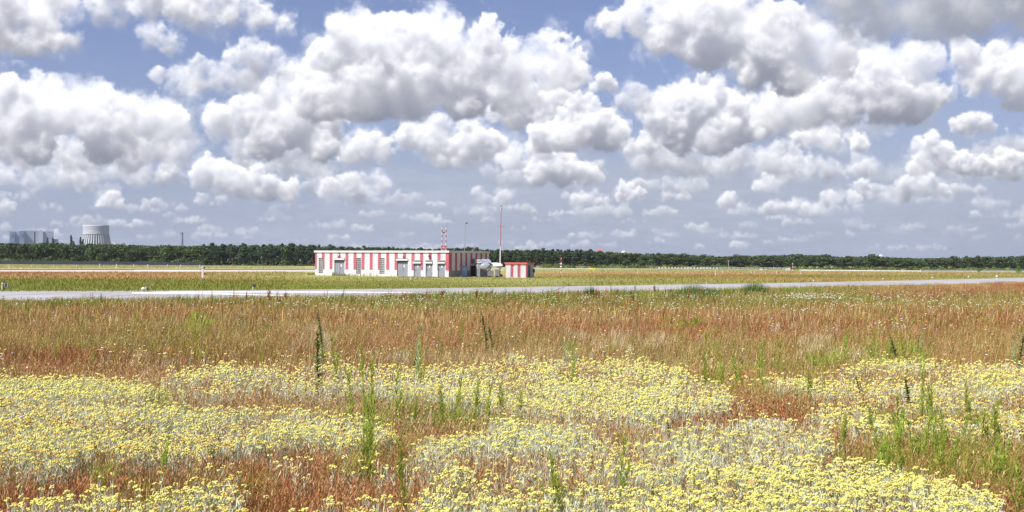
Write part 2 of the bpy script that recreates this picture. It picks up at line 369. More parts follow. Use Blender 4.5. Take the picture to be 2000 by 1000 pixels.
def np_mesh(name, V, tris, quads, C, material, parent=None):
    me = bpy.data.meshes.new(name); V = np.asarray(V, np.float32); nv = len(V)
    tris = np.asarray(tris, np.int32).reshape(-1, 3); quads = np.asarray(quads, np.int32).reshape(-1, 4)
    me.vertices.add(nv); me.vertices.foreach_set('co', V.ravel())
    li = np.concatenate([quads.ravel(), tris.ravel()]); me.loops.add(len(li)); me.loops.foreach_set('vertex_index', li)
    npoly = len(quads) + len(tris); me.polygons.add(npoly)
    ls = np.concatenate([np.arange(len(quads)) * 4, len(quads) * 4 + np.arange(len(tris)) * 3]).astype(np.int32)
    me.polygons.foreach_set('loop_start', ls)
    me.update(calc_edges=True)
    c4 = np.ones((nv, 4), np.float32); c4[:, :3] = C
    at_ = me.color_attributes.new('col', 'FLOAT_COLOR', 'POINT'); at_.data.foreach_set('color', c4.ravel())
    me.materials.append(material)
    o = bpy.data.objects.new(name, me); COL.objects.link(o)
    if parent: o.parent = parent
    return o
RS = np.random.RandomState(21)
def noise2(x, y, scale, seed):
    q = np.random.RandomState(seed); G = q.rand(256, 256)
    u, v = x / scale + 1000, y / scale + 1000
    i, j = np.floor(u).astype(int), np.floor(v).astype(int); f, g = u - i, v - j
    f = f * f * (3 - 2 * f); g = g * g * (3 - 2 * g)
    a = G[i % 256, j % 256]; b = G[(i + 1) % 256, j % 256]; c = G[i % 256, (j + 1) % 256]; d = G[(i + 1) % 256, (j + 1) % 256]
    return (a * (1 - f) + b * f) * (1 - g) + (c * (1 - f) + d * f) * g
def fbm(x, y, scale, seed): return (noise2(x, y, scale, seed) * .55 + noise2(x, y, scale * .45, seed + 1) * .3 + noise2(x, y, scale * .2, seed + 2) * .15)

# ================= the lie of the meadow: what grows where =================
PAL = dict(S=(.50, .40, .19), T=(.42, .275, .09), P=(.44, .24, .10), R=(.335, .112, .040), D=(.21, .070, .030), G=(.20, .215, .025), O=(.235, .22, .035), L=(.33, .33, .10), K=(.42,.42,.20))
PAL = {k: tuple(.84 * q for q in v) for k, v in PAL.items()}
ZX = [-200, 330, 600, 1050, 1500, 2200]
ZC = ['513K 520L 526S 532R 537P 543O 548G 566G 585L 592G 600O 610T 640T 670T 690O 705R 730D 760S 880S 900R 950D 1000R',
      '513K 520L 527S 533T 541P 546O 551G 566G 585L 592O 600T 640T 690T 705R 730R 800S 890R 960D 1000R',
      '519K 527L 535L 542L 549O 556G 563G 580L 598O 612T 650T 680P 700R 720T 790R 860S 900R 1000R',
      '522K 530L 536P 540O 546L 553L 560O 577G 592G 605O 612T 630P 650R 690P 720S 780R 850S 1000T',
      '524K 529L 534P 540O 546T 552O 560L 577G 588G 598O 606T 625P 640R 660R 690P 720T 800P 850R 1000T',
      '528K 534O 540L 545L 552P 556R 575R 588O 598T 612R 640R 660P 700P 780P 840G 900P 1000R']
ZK = [(np.array([float(t[:-1]) for t in c.split()]), np.array([PAL[t[-1]] for t in c.split()])) for c in ZC]
def zone(x, y):
    px, py = proj(x, y, 0 * x); px = np.where(y < 1, 1000, px); py = np.where(y < 4, 1000, py)
    w = (fbm(x, y, 6, 5) - .5); dd = np.maximum(py - 508, 3)
    py2 = py + w * np.minimum(dd * .22, 45); px2 = np.clip(px + (fbm(x, y, 9, 8) - .5) * 300, -199, 2199)
    out = np.zeros(x.shape + (3,)); i = np.clip(np.searchsorted(ZX, px2) - 1, 0, 4); t = (px2 - np.array(ZX)[i]) / np.diff(ZX)[i]
    for k, (ks, cs) in enumerate(ZK):
        c = np.stack([np.interp(py2, ks, cs[:, q]) for q in range(3)], -1)
        wk = np.where(i == k, 1 - t, 0) + np.where(i + 1 == k, t, 0)
        out += c * wk[..., None]
    return out
def inpoly(px, py, poly):
    r = np.zeros(px.shape, bool); n = len(poly)
    for k in range(n):
        x0, y0 = poly[k]; x1, y1 = poly[(k + 1) % n]
        r ^= ((y0 > py) != (y1 > py)) & (px < (x1 - x0) * (py - y0) / (y1 - y0 + 1e-9) + x0)
    return r
PATCH = [  # outlines of the flower stands, by their flower tops; third value: share of orange heads, fourth: density
 ([(-200, 742), (150, 731), (285, 742), (310, 775), (420, 800), (560, 800), (700, 812), (735, 860), (640, 880), (480, 880), (330, 885), (190, 875), (100, 905), (-200, 900)], .45, 1.0),
 ([(340, 716), (520, 713), (700, 711), (880, 705), (1060, 697), (1210, 706), (1340, 718), (1392, 745), (1385, 790), (1280, 805), (1060, 800), (950, 790), (830, 765), (690, 775), (600, 770), (450, 775), (330, 770), (310, 740)], .08, .9),
 ([(800, 852), (900, 838), (1010, 812), (1120, 830), (1250, 812), (1400, 808), (1540, 815), (1600, 835), (1608, 880), (1480, 905), (1360, 925), (1250, 950), (1100, 940), (900, 920), (790, 900)], .05, 1.1),
 ([(870, 905), (1100, 930), (1340, 930), (1300, 1040), (880, 1040)], .04, .8),
 ([(1330, 930), (1560, 905), (1720, 912), (1800, 935), (1880, 970), (1890, 1080), (1250, 1080)], .15, 1.25),
 ([(1505, 732), (1620, 718), (1760, 708), (1900, 704), (2200, 700), (2200, 745), (1950, 765), (1840, 775), (1700, 790), (1590, 775), (1510, 755)], .25, .9),
 ([(1590, 795), (1800, 780), (2200, 788), (2200, 835), (1850, 838), (1640, 832)], .35, .55),
 ([(20, 982), (180, 975), (340, 962), (500, 955), (520, 1080), (10, 1080)], .3, .8),
 ([(640, 970), (860, 960), (880, 1080), (640, 1080)], .1, .35),
 ([(1690, 622), (1780, 624), (1770, 631), (1695, 629)], .3, .8), ([(1450, 624), (1530, 626), (1520, 632), (1455, 631)], .7, .5),
]
def flowers(x, y):
    px, py = proj(x, y, 0 * x + .30)
    w = np.clip((py - 560) / 100, .2, 4)
    qx = px + (fbm(x, y, 1.6, 31) - .5) * 60 * w; qy = py + (fbm(x, y, 1.1, 41) - .5) * 18 * w
    d = np.zeros(x.shape); o = np.zeros(x.shape); s = np.ones(x.shape)
    for poly, org, den in PATCH:
        k = inpoly(qx, qy, poly); d[k] = den; o[k] = org; s[k] = .50 if den == 1.1 else (.7 if den == .9 else 1)
    hole = fbm(x, y, 1.3, 51)
    d *= np.clip((hole - .30) * 7, .12, 1); d = np.maximum(d, np.where((y < 26) & (noise2(x, y, 1.2, 61) > .72), .07, 0))
    return d, o, s

# ================= ground =================
def axis(vals): return np.array(vals)
ys = np.concatenate([[-9000, -3000, -800, -200, -60, -20, -6, 0, 3], np.geomspace(4.5, 700, 420), [900, 1300, 2000, 3200, 5200, 9000, 15000]])
t = np.linspace(-1, 1, 331); xs = np.sinh(t * 7.2) / np.sinh(7.2) * 9000
XX, YY = np.meshgrid(xs, ys)
zc = zone(XX, YY)
fd = flowers(XX, YY)[0]
near = np.clip((95 - YY) / 40, 0, 1)[..., None]
soil = np.array([.10, .065, .035])
gc = zc * (1 - .55 * near) + soil * .55 * near
gc = gc * (.82 + .36 * fbm(XX, YY, 11, 71)[..., None])
far = np.clip((YY - 470) / 60, 0, 1)[..., None]; gc = gc * (1 - far) + np.array([.07, .085, .03]) * far
ny_, nx_ = XX.shape; idx = np.arange(nx_ * ny_).reshape(ny_, nx_)
quads = np.stack([idx[:-1, :-1], idx[:-1, 1:], idx[1:, 1:], idx[1:, :-1]], -1).reshape(-1, 4)
gm = vcmat('meadow_soil', .95, 0, noise=((9, .35), (1.3, .22), (.16, .16)), bump=.6)
ground = np_mesh('ground', np.stack([XX, YY, 0 * XX], -1).reshape(-1, 3), [], quads, gc.reshape(-1, 3), gm)
tag(ground, kind='structure')

def slabs(m):                                 # slab joints and tar lines of the paving
    n = m.node_tree.nodes; l = m.node_tree.links; b = n['Principled BSDF']; src = b.inputs['Base Color'].links[0].from_socket
    g = n.new('ShaderNodeTexCoord'); mp_ = n.new('ShaderNodeMapping'); mp_.inputs['Rotation'].default_value = (0, 0, .10); l.new(g.outputs['Object'], mp_.inputs[0])
    br = n.new('ShaderNodeTexBrick'); br.offset = .0; br.inputs['Scale'].default_value = 1; br.inputs['Brick Width'].default_value = 6; br.inputs['Row Height'].default_value = 5
    br.inputs['Mortar Size'].default_value = .10; br.inputs['Color1'].default_value = (1, 1, 1, 1); br.inputs['Color2'].default_value = (.86, .86, .87, 1); br.inputs['Mortar'].default_value = (.45, .44, .43, 1)
    l.new(mp_.outputs[0], br.inputs[0]); x = n.new('ShaderNodeMix'); x.data_type = 'RGBA'; x.blend_type = 'MULTIPLY'; x.inputs[0].default_value = 1
    l.new(src, x.inputs[6]); l.new(br.outputs[0], x.inputs[7]); l.new(x.outputs[2], b.inputs['Base Color'])
def strip(name, top, bot, z, material, n=60):
    # a paved strip between two edges given as points of the photograph lying on the ground
    def line(p):
        p = [gnd(a, b) for a, b in p]; q = np.array([[v.x, v.y] for v in p])
        s = np.concatenate([[0], np.cumsum(np.hypot(*np.diff(q, axis=0).T))]); u = np.linspace(0, s[-1], n)
        X, Y = np.interp(u, s, q[:, 0]), np.interp(u, s, q[:, 1])
        k = np.ones(5) / 5
        for _ in range(3):
            X[2:-2] = np.convolve(X, k, 'valid'); Y[2:-2] = np.convolve(Y, k, 'valid')
        return X, Y
    a, b = line(top), line(bot)
    vs = [(a[0][i], a[1][i], z) for i in range(n)] + [(b[0][i], b[1][i], z) for i in range(n)]
    return MB().add(vs, [(n + i, n + i + 1, i + 1, i) for i in range(n - 1)]).obj(name, material)
m_conc = mat('taxiway_concrete', (.41, .40, .40), .9, .10, .25, col2=(.31, .30, .305), bump=.2); slabs(m_conc)
m_line = mat('road_paint', (.88, .87, .85), .8, .06, .8)
m_edge = mat('taxiway_shoulder', (.34, .335, .34), .95, .12, .6)
TAXT = [(-700, 566), (-200, 569), (0, 570), (250, 570.2), (600, 566), (800, 564.3), (1040, 560.3), (1300, 556.2), (1540, 552.6), (1760, 548), (2000, 542.6), (2300, 537)]
TAXB = [(-700, 600), (-200, 593), (0, 591), (250, 588), (600, 583), (800, 580), (1040, 576), (1300, 571), (1540, 565), (1760, 558), (2000, 550.6), (2300, 543)]
tag(strip('taxiway_shoulder', TAXT, TAXB, .004, m_edge), kind='structure')
tag(strip('taxiway', [(x, y + (1.8 if x > -1e4 else 0) * (1.2 if x < 300 else .6)) for x, y in TAXT], [(x, y - .8) for x, y in TAXB], .008, m_conc), kind='structure')
l1 = [(258, 571.7), (330, 572.1), (400, 572.9), (500, 575.2), (570, 577.3)]
l2 = [(300, 570.6), (380, 569.6), (560, 569.9), (700, 570.4), (800, 571.2), (860, 573.6), (915, 577.6)]
tag(strip('road_marking', l1, [(x, y + 1.5) for x, y in l1], .012, m_line), kind='structure')
tag(strip('road_marking', l2, [(x, y + 1.4) for x, y in l2], .013, m_line), kind='structure')
m_rw = mat('runway_concrete', (.52, .47, .44), .9, .1, .05)
m_rwd = mat('runway_asphalt', (.10, .085, .085), .9, .1, .05)
tag(strip('runway', [(-500, 527.4), (0, 527.3), (300, 527.6), (620, 527), (900, 527)], [(-500, 530.6), (0, 530.6), (300, 531.2), (620, 530.6), (900, 530)], .006, m_rw), kind='structure')
tag(strip('runway_edge', [(-500, 525.6), (0, 525.6), (620, 525.4)], [(-500, 527.2), (0, 527.2), (300, 527.2), (620, 526.7)], .009, m_rwd), kind='structure')
tag(strip('runway_marking', [(262, 527.2), (390, 527.2)], [(262, 528.0), (390, 528.0)], .012, m_line), kind='structure')
tag(strip('runway', [(1045, 524.2), (1160, 524.2), (1290, 525)], [(1045, 525.6), (1160, 525.9), (1290, 526.4)], .006, m_rw), kind='structure')

# ================= striped utility building =================
white = mat('white_render', (.64, .635, .65), .85, .05, .7, col2=(.50, .49, .50))
red = mat('faded_red_paint', (.44, .11, .155), .8, .10, 1.6, col2=(.36, .085, .12))
redbr = mat('signal_red_paint', (.50, .05, .05), .6, .1, 3)
grey = mat('grey_steel_door', (.25, .265, .31), .5, .10, 2)
greyd = mat('dark_grey_steel', (.05, .05, .06), .5, .1, 2)
plin = mat('grey_plinth', (.27, .265, .29), .9, .1, 2)
metal = mat('galvanised_steel', (.42, .44, .46), .45, .12, 4, metal=.5)
roofm = mat('roofing_felt', (.16, .155, .15), .95, .1, 1)
glassd = mat('dark_glass_blocks', (.045, .055, .06), .25, .2, 6, spec=.6)
Cn = at(876.5, 169.0); Cn.z = 0
Lf = at(615.5, 180.4); Lf.z = 0
fd_ = (Cn - Lf); FL = fd_.length; fdir = fd_ / FL; sdir = Vector((-fdir.y, fdir.x, 0))
SLN = 10.9; BH = 3.64
bang = math.atan2(fdir.y, fdir.x)
def fs_(px):                                   # distance along the facade seen at px
    d = ray(px, 520); u = (Lf.y * d.x - Lf.x * d.y) / (fdir.x * d.y - fdir.y * d.x); return u
def fz(px, py):
    u = fs_(px); Y = Lf.y + fdir.y * u; return hgt(px, py, Y)
house = thing('utility_building', Lf, bang, 'long flat-roofed white building with faded red vertical stripes and grey doors', 'building')
def striped(length, height, plz, stripes, openings, matsidx=(0, 1, 2), thick=.3):
    """wall in x, z at y=0 looking to -y, cells skipped at the openings, with reveals"""
    mb = MB(); bx = {0, length}; bz = {0, plz, height}
    for a, b in stripes: bx |= {max(a, 0), min(b, length)}
    for a, b, c, d in openings: bx |= {a, b}; bz |= {c, d}
    bx, bz = sorted(bx), sorted(bz)
    for i in range(len(bx) - 1):
        for k in range(len(bz) - 1):
            mx_, mz = (bx[i] + bx[i + 1]) / 2, (bz[k] + bz[k + 1]) / 2
            if bx[i + 1] - bx[i] < 1e-5: continue
            if any(a < mx_ < b and c < mz < d for a, b, c, d in openings): continue
            m = matsidx[2] if mz < plz else (matsidx[1] if any(a < mx_ < b for a, b in stripes) else matsidx[0])
            mb.add([(bx[i], 0, bz[k]), (bx[i + 1], 0, bz[k]), (bx[i + 1], 0, bz[k + 1]), (bx[i], 0, bz[k + 1])], [(0, 1, 2, 3)], m)
    for a, b, c, d in openings:
        mb.add([(a, 0, c), (a, thick, c), (a, thick, d), (a, 0, d)], [(0, 1, 2, 3)], 0)
        mb.add([(b, 0, c), (b, thick, c), (b, thick, d), (b, 0, d)], [(3, 2, 1, 0)], 0)
        mb.add([(a, 0, d), (a, thick, d), (b, thick, d), (b, 0, d)], [(0, 1, 2, 3)], 0)
        mb.add([(a, 0, c), (a, thick, c), (b, thick, c), (b, 0, c)], [(3, 2, 1, 0)], 0)
    return mb
pitch = FL / 16.15
FH = BH - .30
stripes = []
for k in range(17):
    w_ = .38 * pitch
    if k == 0: stripes.append((0, .24 * pitch))
    else: stripes.append((k * pitch - .19 * pitch * 1.0 + .05, k * pitch + .19 * pitch + .05))
stripes[-1] = (FL - .36 * pitch, FL)
dt = BH * .0
wins = [(622.3, 631.2), (695.8, 705.2), (741.2, 751.0)]
opens = []
for a, b in wins: opens.append((fs_(a), fs_(b), .28, fz(a, 503.8)))
dd_ = [(653.0, 672.8, 507.8), (775.3, 796.6, 509.2)]
for a, b, t_ in dd_: opens.append((fs_(a), fs_(b), .02, fz(a, t_)))
sd_ = [(807.8, 822.0, 514.8), (831.2, 844.6, 514.8), (854.8, 869.0, 515.0)]
for a, b, t_ in sd_: opens.append((fs_(a), fs_(b), .02, fz(a, t_)))
wall = striped(FL, FH, .88, stripes, opens, (0, 1, 0)).obj('wall', [white, red, plin], house); wall['label'] = 'sunlit front wall with faded red stripes'
sstr = [(.02 + k * 1.36 + .30, .02 + k * 1.36 + .86) for k in range(8)]; sstr[0] = (0, .22); sstr = [sstr[0]] + [(k * 1.36 + .62 - .36, k * 1.36 + .62 + .18) for k in range(0, 8)][0:8]
mbs = striped(SLN, FH, .88, sstr, [], (0, 1, 2))
sw = mbs.obj('wall', [white, red, plin], house); sw.location = (FL, 0, 0); sw.rotation_euler = (0, 0, math.radians(90)); sw['label'] = 'shaded side wall with dark red stripes above a grey plinth'
MB().box((0, .31, 0), (.02, SLN, FH)).box((.02, SLN - .02, 0), (FL - .02, SLN, FH)).box((.0, .0, .0), (.02, .31, FH)).obj('wall', [red], house)
MB().box((-.12, -.14, FH), (FL + .12, SLN + .12, BH - .03), 0).box((-.05, -.07, BH - .03), (FL + .05, SLN + .05, BH + .02), 1).obj('roof', [white, roofm], house, bevel=.02)
MB().box((.05, -.004, FH - .62), (FL - .002, -.001, FH - .60)).obj('joint_line', [plin], house)
def glassblocks(a, b, c, d):
    mb = MB(); nx, nz = 4, 9; dx, dz = (b - a) / nx, (d - c) / nz; g = .019
    for i in range(nx + 1): mb.box((a + i * dx - g, .06, c), (a + i * dx + g, .16, d))
    for k in range(nz + 1): mb.box((a + .001, .063, c + k * dz - g), (b - .001, .157, c + k * dz + g))
    o = mb.obj('window', [white], house)
    MB().box((a, .13, c), (b, .15, d)).obj('pane', [glassd], o)
    return o
for a, b, c, d in opens[:3]: glassblocks(a, b, c, d)
for k, (a, b, c, d) in enumerate(opens[3:]):
    double = k < 2; hd = (d - c) * (.16 if double else 0)
    mb = MB()
    if double:
        m_ = (a + b) / 2
        mb.box((a + .05, .14, c + .03), (m_ - .012, .19, d - hd - .06)).box((m_ + .012, .14, c + .03), (b - .05, .19, d - hd - .06)).box((a + .05, .15, d - hd), (b - .05, .20, d - .16))
    else:
        mb.box((a + .06, .14, c + .03), (b - .06, .19, d - .05))
    o = mb.obj('door', [grey], house, bevel=.01)
    o['label'] = 'grey double steel door with transom panel' if double else 'grey single steel door'
    MB().box((a, .17, c), (a + .045, .25, d)).box((b - .045, .17, c), (b, .25, d)).box((a + .045, .17, d - .14 if double else d - .04), (b - .045, .25, d)).box((a + .045, .21, c), (b - .045, .25, d - .14)).obj('frame', [greyd], o)
    sx0 = (a + b) / 2 + (.05 if double else -.1)
    MB().box((sx0 + (.08 if double else 0), .115, c + 1.25), (sx0 + (.30 if double else .24), .138, c + 1.60)).obj('sign_plate', [white], o)
    hx = (a + b) / 2 + .03 if double else a + .14
    MB().box((hx, .08, c + .85), (hx + .04, .14, c + 1.05)).obj('handle', [greyd], o)
    # lintel over the door
    lz = d + .02
    MB().box((a - .06, -.16, lz), (b + .06, .02, lz + .24)).obj('lintel', [white], house)
    MB().box((a - .03, -.05, lz + .245), (b + .03, -.003, lz + .30)).obj('lintel_flashing', [greyd], house)
    if not double:
        MB().box((a - .02, -.12, lz + .30 + .08), (b + .02, .0 - .003, lz + .30 + .17)).obj('canopy_rail', [metal], house)
for px, py, dark in ((663, 498, 0), (788, 499.5, 0), (839.5, 500, 1)):
    u, z = fs_(px), fz(px, py)
    mb = MB().box((u - .06, -.10, z - .06), (u + .06, -.002, z + .10), 0)
    mb.lathe([(.02, .14), (.09, .10), (.13, .0), (.12, -.10), (.0, -.16)], 10, (u, -.20, z), 1 if dark else 0)
    mb.obj('wall_lamp', [white if not dark else greyd, greyd], house)

# exhaust stacks on the roof
def banded_tube(mb, a, b, r, bands, mats=(0, 1), n=10):
    a, b = Vector(a), Vector(b)
    for i in range(bands):
        mb.tube(a.lerp(b, i / bands), a.lerp(b, (i + 1) / bands), r, r, n, mats[i % 2], caps=(i in (0, bands - 1)))
st = thing('exhaust_stack', at(866.6, 172.5) * 1, 0, 'pair of thin red and white banded exhaust pipes on the building roof', 'exhaust pipes')
st.location.z = BH + .02; Y_ = 172.5
zt = hgt(866, 443.5, Y_) - BH
for s_ in (-.285, .285):
    mb = MB(); banded_tube(mb, (s_, 0, .0), (s_ + .03, 0, zt), .06, 9); mb.obj('pipe', [white, redbr], st, smooth=False)
MB().box((-.37, -.10, .55), (.40, .10, .68)).box((-.37, -.07, .28), (.40, .07, .34)).obj('bracket', [redbr], st)
MB().box((-.18, -.06, zt - .85), (.20, .06, zt - .72)).obj('cross_brace', [greyd], st)
MB().box((-.40, -.16, 0), (.43, .16, .10)).obj('base', [white], st)
for s_ in (-.255, .315): MB().tube((s_, 0, zt), (s_, 0, zt + .10), .05, .05, 8).obj('tip', [greyd], st)

# ================= poles =================
mp = thing('mast', gnd(976.3, 541.3), 0, 'tall thin mast, white below and red above, with crossarm and camera', 'mast'); mp.rotation_euler = (0, math.radians(.75), 0)
Ym = mp.location.y; zb = hgt(977, 481, Ym); zt = hgt(978, 404, Ym)
MB().tube((0, 0, 0), (0, 0, zb), .09, .08, 12).obj('lower_tube', [white], mp, smooth=False)
MB().tube((0, 0, zb), (0, 0, zt - .5), .055, .045, 10).obj('upper_tube', [mat('faded_orange_red', (.36, .13, .10), .6, .1, 3)], mp)
z_ = hgt(978, 442.5, Ym)
MB().tube((-.5, 0, z_ + .06), (0, -.06, z_), .022, .022, 6).tube((.5, 0, z_ + .06), (0, -.06, z_), .022, .022, 6).obj('crossarm', [redbr], mp)
MB().box((-.09, -.09, zt - .5), (.09, .09, zt - .05)).obj('camera_housing', [white], mp, bevel=.02)
MB().box((.02, -.13, zt - .42), (.13, .02, zt - .18)).obj('camera_head', [greyd], mp); MB().tube((0, 0, zt - .05), (0, 0, zt + .12), .07, .05, 10).obj('tip', [greyd], mp)
lp = thing('lamp_pole', at(906.6, 175.5), 0, 'slim grey lamp pole standing beside the shaded striped wall', 'lamp pole'); lp.location.z = 0; lp.rotation_euler = (0, math.radians(.7), 0)
zt = hgt(908, 436, 175.5)
MB().tube((0, 0, 0), (0, 0, 2.2), .14, .13, 10).tube((0, 0, 2.2), (0, 0, zt), .05, .04, 10).obj('pole', [metal], lp)
MB().tube((0, 0, zt - .05), (.22, 0, zt + .05), .03, .03, 6).obj('arm', [white], lp)
MB().box((.10, -.12, zt - .06), (.36, .14, zt + .12)).obj('floodlight', [greyd], lp, bevel=.03)

# ================= cabinets and tanks beside the building =================
def gat(px, py): g = gnd(px, py); return g
def W(px0, px1, Y): return (px1 - px0) / 2400 * Y
Yc = 172.0
cb = thing('switch_cabinet', at(906.5, Yc), 0, 'light blue upright metal cabinet with a white label plate', 'cabinet'); cb.location.z = 0
blue = mat('light_blue_paint', (.24, .38, .68), .5, .06, 2)
w = W(900.6, 912.4, Yc) / 2; h = hgt(906, 520.2, Yc)
MB().box((-w, 0, .10), (w, .5, h)).obj('body', [blue], cb, bevel=.015)
MB().box((-w + .05, -.015, .16), (w - .05, -.002, h - .06)).obj('door', [blue], cb)
MB().box((-w * .45, -.03, h - .48), (w * .45, -.017, h - .26)).obj('label_plate', [white], cb)
MB().box((-.06, -.04, h - .62), (.06, -.017, h - .54)).obj('handle', [white], cb)
MB().box((-w - .06, -.06, 0), (w + .06, .56, .10)).obj('base', [plin], cb)
b2 = MB().box((-.22, 0, 0), (.22, .3, .20)).box((-.24, -.02, .20), (.24, .32, .25)).obj('junction_box', [white], None, bevel=.02); b2.location = at(898.2, 171.5); b2.location.z = 0
tag(b2, 'small white box on the grass left of the blue cabinet', 'junction box')
# generator set with grille
Yg = 174.0
rust = mat('brown_grille', (.085, .05, .045), .7, .3, 3); dkb = mat('dark_blue_frame', (.03, .045, .07), .5, .1, 2); lg = mat('light_grey_panel', (.42, .45, .48), .6, .08, 2)
gn = thing('generator_unit', at(924, Yg), 0, 'dark generator cage with brown grille and grey side panel beside the blue cabinet', 'generator'); gn.location.z = 0
x0, x1 = -W(912.6, 924, Yg), W(924, 929.5, Yg); h = hgt(920, 519.6, Yg)
fr = MB()
for x in (x0, x1 - .07): fr.box((x, 0, 0), (x + .07, .07, h)).box((x, 1.1, 0), (x + .07, 1.17, h))
fr.box((x0, 0, h), (x1, 1.17, h + .06)).box((x0 + .071, .001, .08), (x1 - .071, .069, .15)).obj('frame', [dkb], gn)
gl = MB()
for k in range(15):
    x = x0 + .09 + k * (x1 - x0 - .2) / 14; gl.box((x, .08, .18), (x + .035, .14, h - .02))
gl.box((x0 + .08, .2, .1), (x1 - .08, 1.05, h - .05)).obj('grille', [rust], gn)
MB().box((x1 + .002, -.02, .05), (W(924, 935.2, Yg), 1.2, hgt(930, 517, Yg))).obj('side_panel', [lg], gn, bevel=.02)
MB().box((x0 + .1, -.05, .0), (x1 + .2, -.002, .07)).obj('skid', [white], gn)
MB().box((W(924, 918.5, Yg), .3, h + .06), (W(924, 927, Yg), .9, hgt(922, 505.8, Yg))).obj('radiator_box', [mat('slate_grey', (.13, .14, .17), .6, .1, 2)], gn, bevel=.02)
MB().box((W(924, 910, Yg), .6, hgt(912, 511.5, Yg)), (W(924, 914.2, Yg), .9, hgt(912, 505, Yg))).tube((W(924, 912, Yg), .75, h + .06), (W(924, 912, Yg), .75, hgt(912, 511.5, Yg)), .04).obj('exhaust_box', [greyd], gn)
for px in (920.5, 924.3): MB().tube((W(924, px, Yg), -.05, h + .06), (W(924, px, Yg), -.05, h + .34), .07, .07, 8).obj('pipe_stub', [mat('yellowed_white', (.66, .60, .52), .6, .1, 2)], gn)
po = thing('vent_post', at(936.2, 173.2), 0, 'short white post with a flat cap beside the grey tank', 'post'); po.location.z = 0
h = hgt(936, 514.2, 173.2)
MB().box((-.07, -.07, 0), (.07, .07, h)).obj('post', [white], po); MB().box((-.36, -.2, h), (.36, .2, h + .18)).obj('cap', [white], po, bevel=.04)
MB().box((-.09, -.16, .1), (-.25, -.02, h)).obj('side_panel', [lg], po)
# silver tank
silver = mat('silver_sheet', (.30, .32, .37), .4, .12, 3); silver2 = mat('pale_cowling', (.36, .38, .46), .5, .06, 2)
Yt = 171.6
tk = thing('fuel_tank', at(948.5, Yt), 0, 'silver rounded tank with a raised pale box on top behind the white post', 'tank'); tk.location.z = 0
zc_ = (hgt(948, 513, Yt) + hgt(948, 529, Yt)) / 2; r = (hgt(948, 513, Yt) - hgt(948, 529, Yt)) / 2
pr = [(math.cos(a) * .82, zc_ + math.sin(a) * r) for a in np.linspace(0, 2 * math.pi, 21)[:-1]]
sh = MB()
rg = [(-.98, .35), (-.93, .62), (-.83, .85), (-.66, .97), (-.45, 1.0), (1.6, 1.0)]; npr = len(pr)
sh.add([(x * s_, y, zc_ + (z - zc_) * s_) for y, s_ in rg for x, z in pr], [tuple(range(npr))[::-1]] + [(k * npr + i, k * npr + (i + 1) % npr, (k + 1) * npr + (i + 1) % npr, (k + 1) * npr + i) for k in range(len(rg) - 1) for i in range(npr)])
sh.obj('shell', [silver], tk, smooth=True)
for y in (-.3, .5, 1.1): MB().prism([(x * 1.03, zc_ + (z - zc_) * 1.03) for x, z in pr], y, y + .05).obj('hoop', [metal], tk)
zt1, zt0 = hgt(948, 506, Yt), hgt(948, 513, Yt)
MB().prism([(-.62, zt0 - .05), (.80, zt0 - .05), (.78, zt0 + .2), (.55, zt1 - .02), (-.50, zt1), (-.62, zt1 - .12)], -.5, 1.0).obj('top_box', [silver2], tk, bevel=.05)
MB().box((-.75, -.85, 0), (-.60, 1.5, zc_ - r * .7)).box((.55, -.85, 0), (.70, 1.5, zc_ - r * .7)).obj('cradle', [greyd], tk)
MB().box((W(948.5, 931, Yt), -.4, hgt(940, 511.5, Yt)), (-.65, .4, hgt(940, 506.8, Yt))).obj('duct', [lg], tk, bevel=.04)
# white tank trailer
Yw = 170.5
tr_ = thing('tank_trailer', at(967, Yw), 0, 'white rounded tank trailer on low grey-panelled frame left of the mast', 'tank trailer'); tr_.location.z = 0
X = lambda px: W(967, px, Yw)
Z = lambda py: hgt(967, py, Yw)
MB().prism([(X(956), Z(518.5)), (X(958.5), Z(514.4)), (X(962), Z(513)), (X(972), Z(513)), (X(979), Z(514.6)), (X(982.5), Z(518)), (X(982), Z(519.6)), (X(970), Z(520.6)), (X(957), Z(521.5))], -.6, .7).obj('tank', [mat('glossy_white', (.82, .83, .85), .3, .05, 2)], tr_, bevel=.08)
MB().prism([(X(950), Z(525)), (X(952), Z(525.6)), (X(961.5), Z(515.2)), (X(959), Z(514.2))], -.72, -.62).obj('drawbar', [greyd], tr_)
MB().box((X(951), -.5, Z(528)), (X(984), .5, Z(526.6))).obj('chassis', [white], tr_)
MB().box((X(952.5), -.55, .18), (X(964.5), -.5, Z(528.2))).box((X(967.5), -.55, .18), (X(975), -.5, Z(528.2))).obj('side_panel', [mat('grey_side_panel', (.20, .20, .22), .6, .1, 2)], tr_)
MB().tube((X(966), -.58, .1), (X(966), -.58, Z(523.5)), .03).tube((X(966), -.58, Z(525.3)), (X(975.5), -.58, Z(525.0)), .03).obj('hand_rail', [white], tr_)
for px in (957, 971, 979):
    q = MB().tube((X(px), -.5, .22), (X(px), -.3, .22), .22, .22, 18).obj('wheel', [mat('tyre_rubber', (.03, .03, .03), .8)] , tr_)
MB().tube((X(957), -.515, .22), (X(957), -.50, .22), .1, .1, 12).obj('hub', [metal], q)
MB().box((X(970), -.3, Z(523.4)), (X(980), .3, Z(521))).obj('pump_box', [mat('cream_box', (.60, .55, .48), .6, .1, 2)], tr_)

